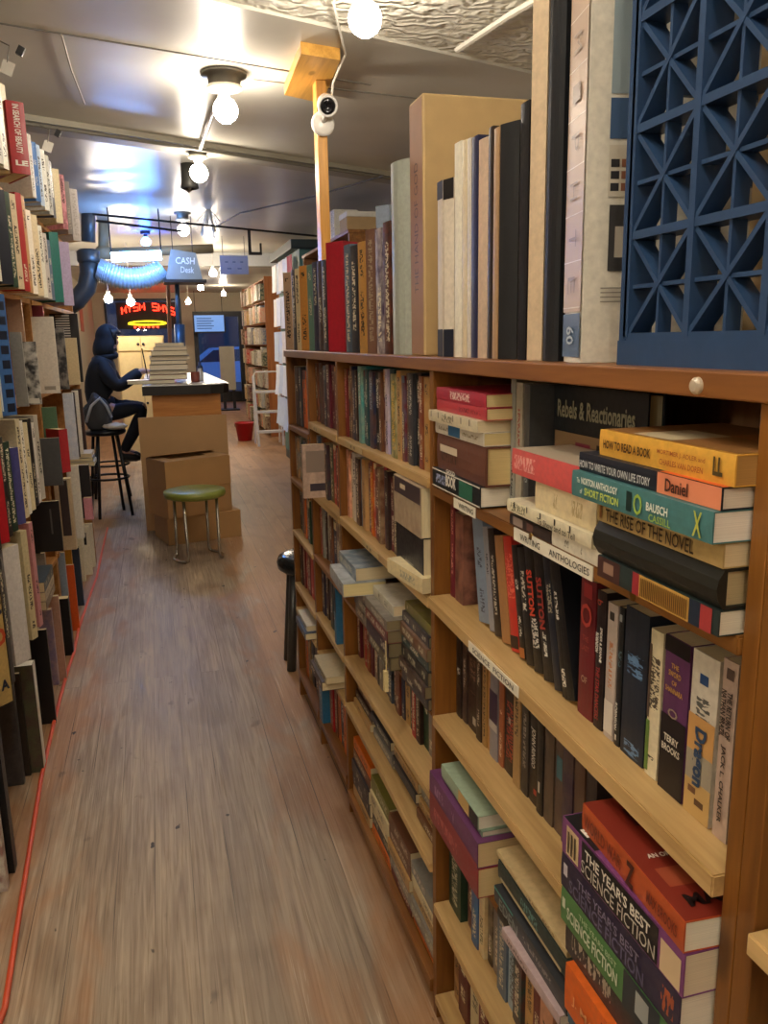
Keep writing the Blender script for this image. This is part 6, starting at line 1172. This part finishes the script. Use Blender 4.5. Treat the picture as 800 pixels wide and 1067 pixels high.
# rack hung with white papers
rk = empty('paper_rack', (1.45, 8.55, 0), 0, 'tall dark topped rack hung with white papers', 'rack')
TP = pm('rack_panel', '4f7a72', .5); DT = pm('rack_top', '2c3a38', .45)
MB().box(.06, .42, 0, 1.5, .1, 2.32).build('cabinet_body', TP, rk); MB().box(-.03, .46, -.04, 1.54, 2.32, 2.41, bev=.004).build('cabinet_top', DT, rk)
for z in (.35, .75, 1.15, 1.55, 1.95): MB().tube([(.03, .02, z), (.03, 1.48, z)], .008, 6).build('rail', PB, rk)
MB().box(.06, .42, .02, 1.48, 0, .1).build('plinth', DT, rk)
WPAP = [pm('sheet_a', 'dbe2e6', .6, var=.15, scale=20), pm('sheet_b', 'c3d2e0', .6, var=.15, scale=20), pm('sheet_c', 'e3e0d6', .6, var=.15, scale=20)]
n = 0
for i, z in enumerate((2.0, 1.62, 1.24, .86, .48)):
    for j in range(5):
        y0 = 8.58+.295*j; w = .25+rnd.uniform(-.03, .03); h = .34+rnd.uniform(-.04, .03); x = 1.455+rnd.uniform(-.02, .0)
        if (i, j) in ((0, 0),): mat = pm('red_sheet', 'b02838', .6); nm = 'red'
        else: k_ = rnd.randrange(3); mat = WPAP[k_]; nm = ('whitish', 'bluish', 'ivory')[k_]
        b = MB(); bmv = b.bm; g = [[bmv.verts.new((x-.012*math.sin(2.5*u/4*math.pi)-.03*(v/4)**2*(1 if i > 2 else .3), y0+w*u/4, z+.27-h*v/4)) for v in range(5)] for u in range(5)]
        for u in range(4):
            for v in range(4): bmv.faces.new((g[u][v], g[u+1][v], g[u+1][v+1], g[u][v+1]))
        o = b.build('paper_sheet', mat, None); so = o.modifiers.new('thick', 'SOLIDIFY'); so.thickness = .004
        tag(o, f'{nm} sheet hung on the {("top", "second", "third", "fourth", "lowest")[i]} rail of the paper rack, {ORD[j+1]} from its near corner', 'paper', 'papers hung on the rack')
# tall bookcase by the right wall with boxes on top
rc = empty('bookcase', (1.5, 6.3, 0), 0, 'tall bookcase by the wall behind the yellow post', 'bookcase'); 
MB().box(0, .4, 0, .03, 0, 2.2).build('side_panel', SIDE, rc); MB().box(0, .4, 1.97, 2.0, 0, 2.2).build('side_panel', SIDE, rc); MB().box(.38, .4, .03, 1.97, 0, 2.2).build('back_panel', BACK, rc)
for z in (.1, .5, .9, 1.3, 1.7): MB().box(.01, .38, .03, 1.97, z-.02, z).build('shelf', SIDE, rc)
MB().box(-.01, .41, -.01, 2.01, 2.2, 2.225).build('top_shelf', SIDE, rc)
tag(MB().box(1.52, 1.80, 6.45, 6.7, 2.226, 2.34, bev=.004).build('carton', pm('tan_card', 'b0946a', .7)), 'tan carton on top of the bookcase behind the yellow post', 'box')
for i, (y, c, w) in enumerate(((6.84, 'white', 'white book standing beside the tan carton on the tall bookcase'), (6.91, 'pale grey', 'pale grey book on the tall bookcase, second beyond the tan carton'), (6.98, 'cream', 'cream book on the tall bookcase, third beyond the tan carton'), (7.05, 'white', 'far white book on the tall bookcase behind the yellow post'))):
    book('book', .055, .22, .2, stand(1.5, y, 2.2256), c, w, 'books on top of the tall bookcase', pages=False)
tag(MB().box(1.52, 1.85, 6.45, 6.72, 2.3405, 2.38, bev=.003).build('magazine_bundle', pm('white_card2', 'd9d6cc', .6)), 'flat pale bundle lying on the tan carton', 'bundle')
# ------------------------------------------------------------------ world and exposure
w = bpy.data.worlds.new('dusk'); sc.world = w; w.use_nodes = True
bgd = w.node_tree.nodes['Background']; bgd.inputs[0].default_value = (.12, .22, .48, 1); bgd.inputs[1].default_value = .5
sc.view_settings.view_transform = 'Standard'; sc.view_settings.look = 'None'; sc.view_settings.gamma = 1; sc.view_settings.use_curve_mapping = False
sc.view_settings.exposure = EXPOSURE
sc.cycles.use_denoising = True
sc.cycles.max_bounces = 10; sc.cycles.diffuse_bounces = 6
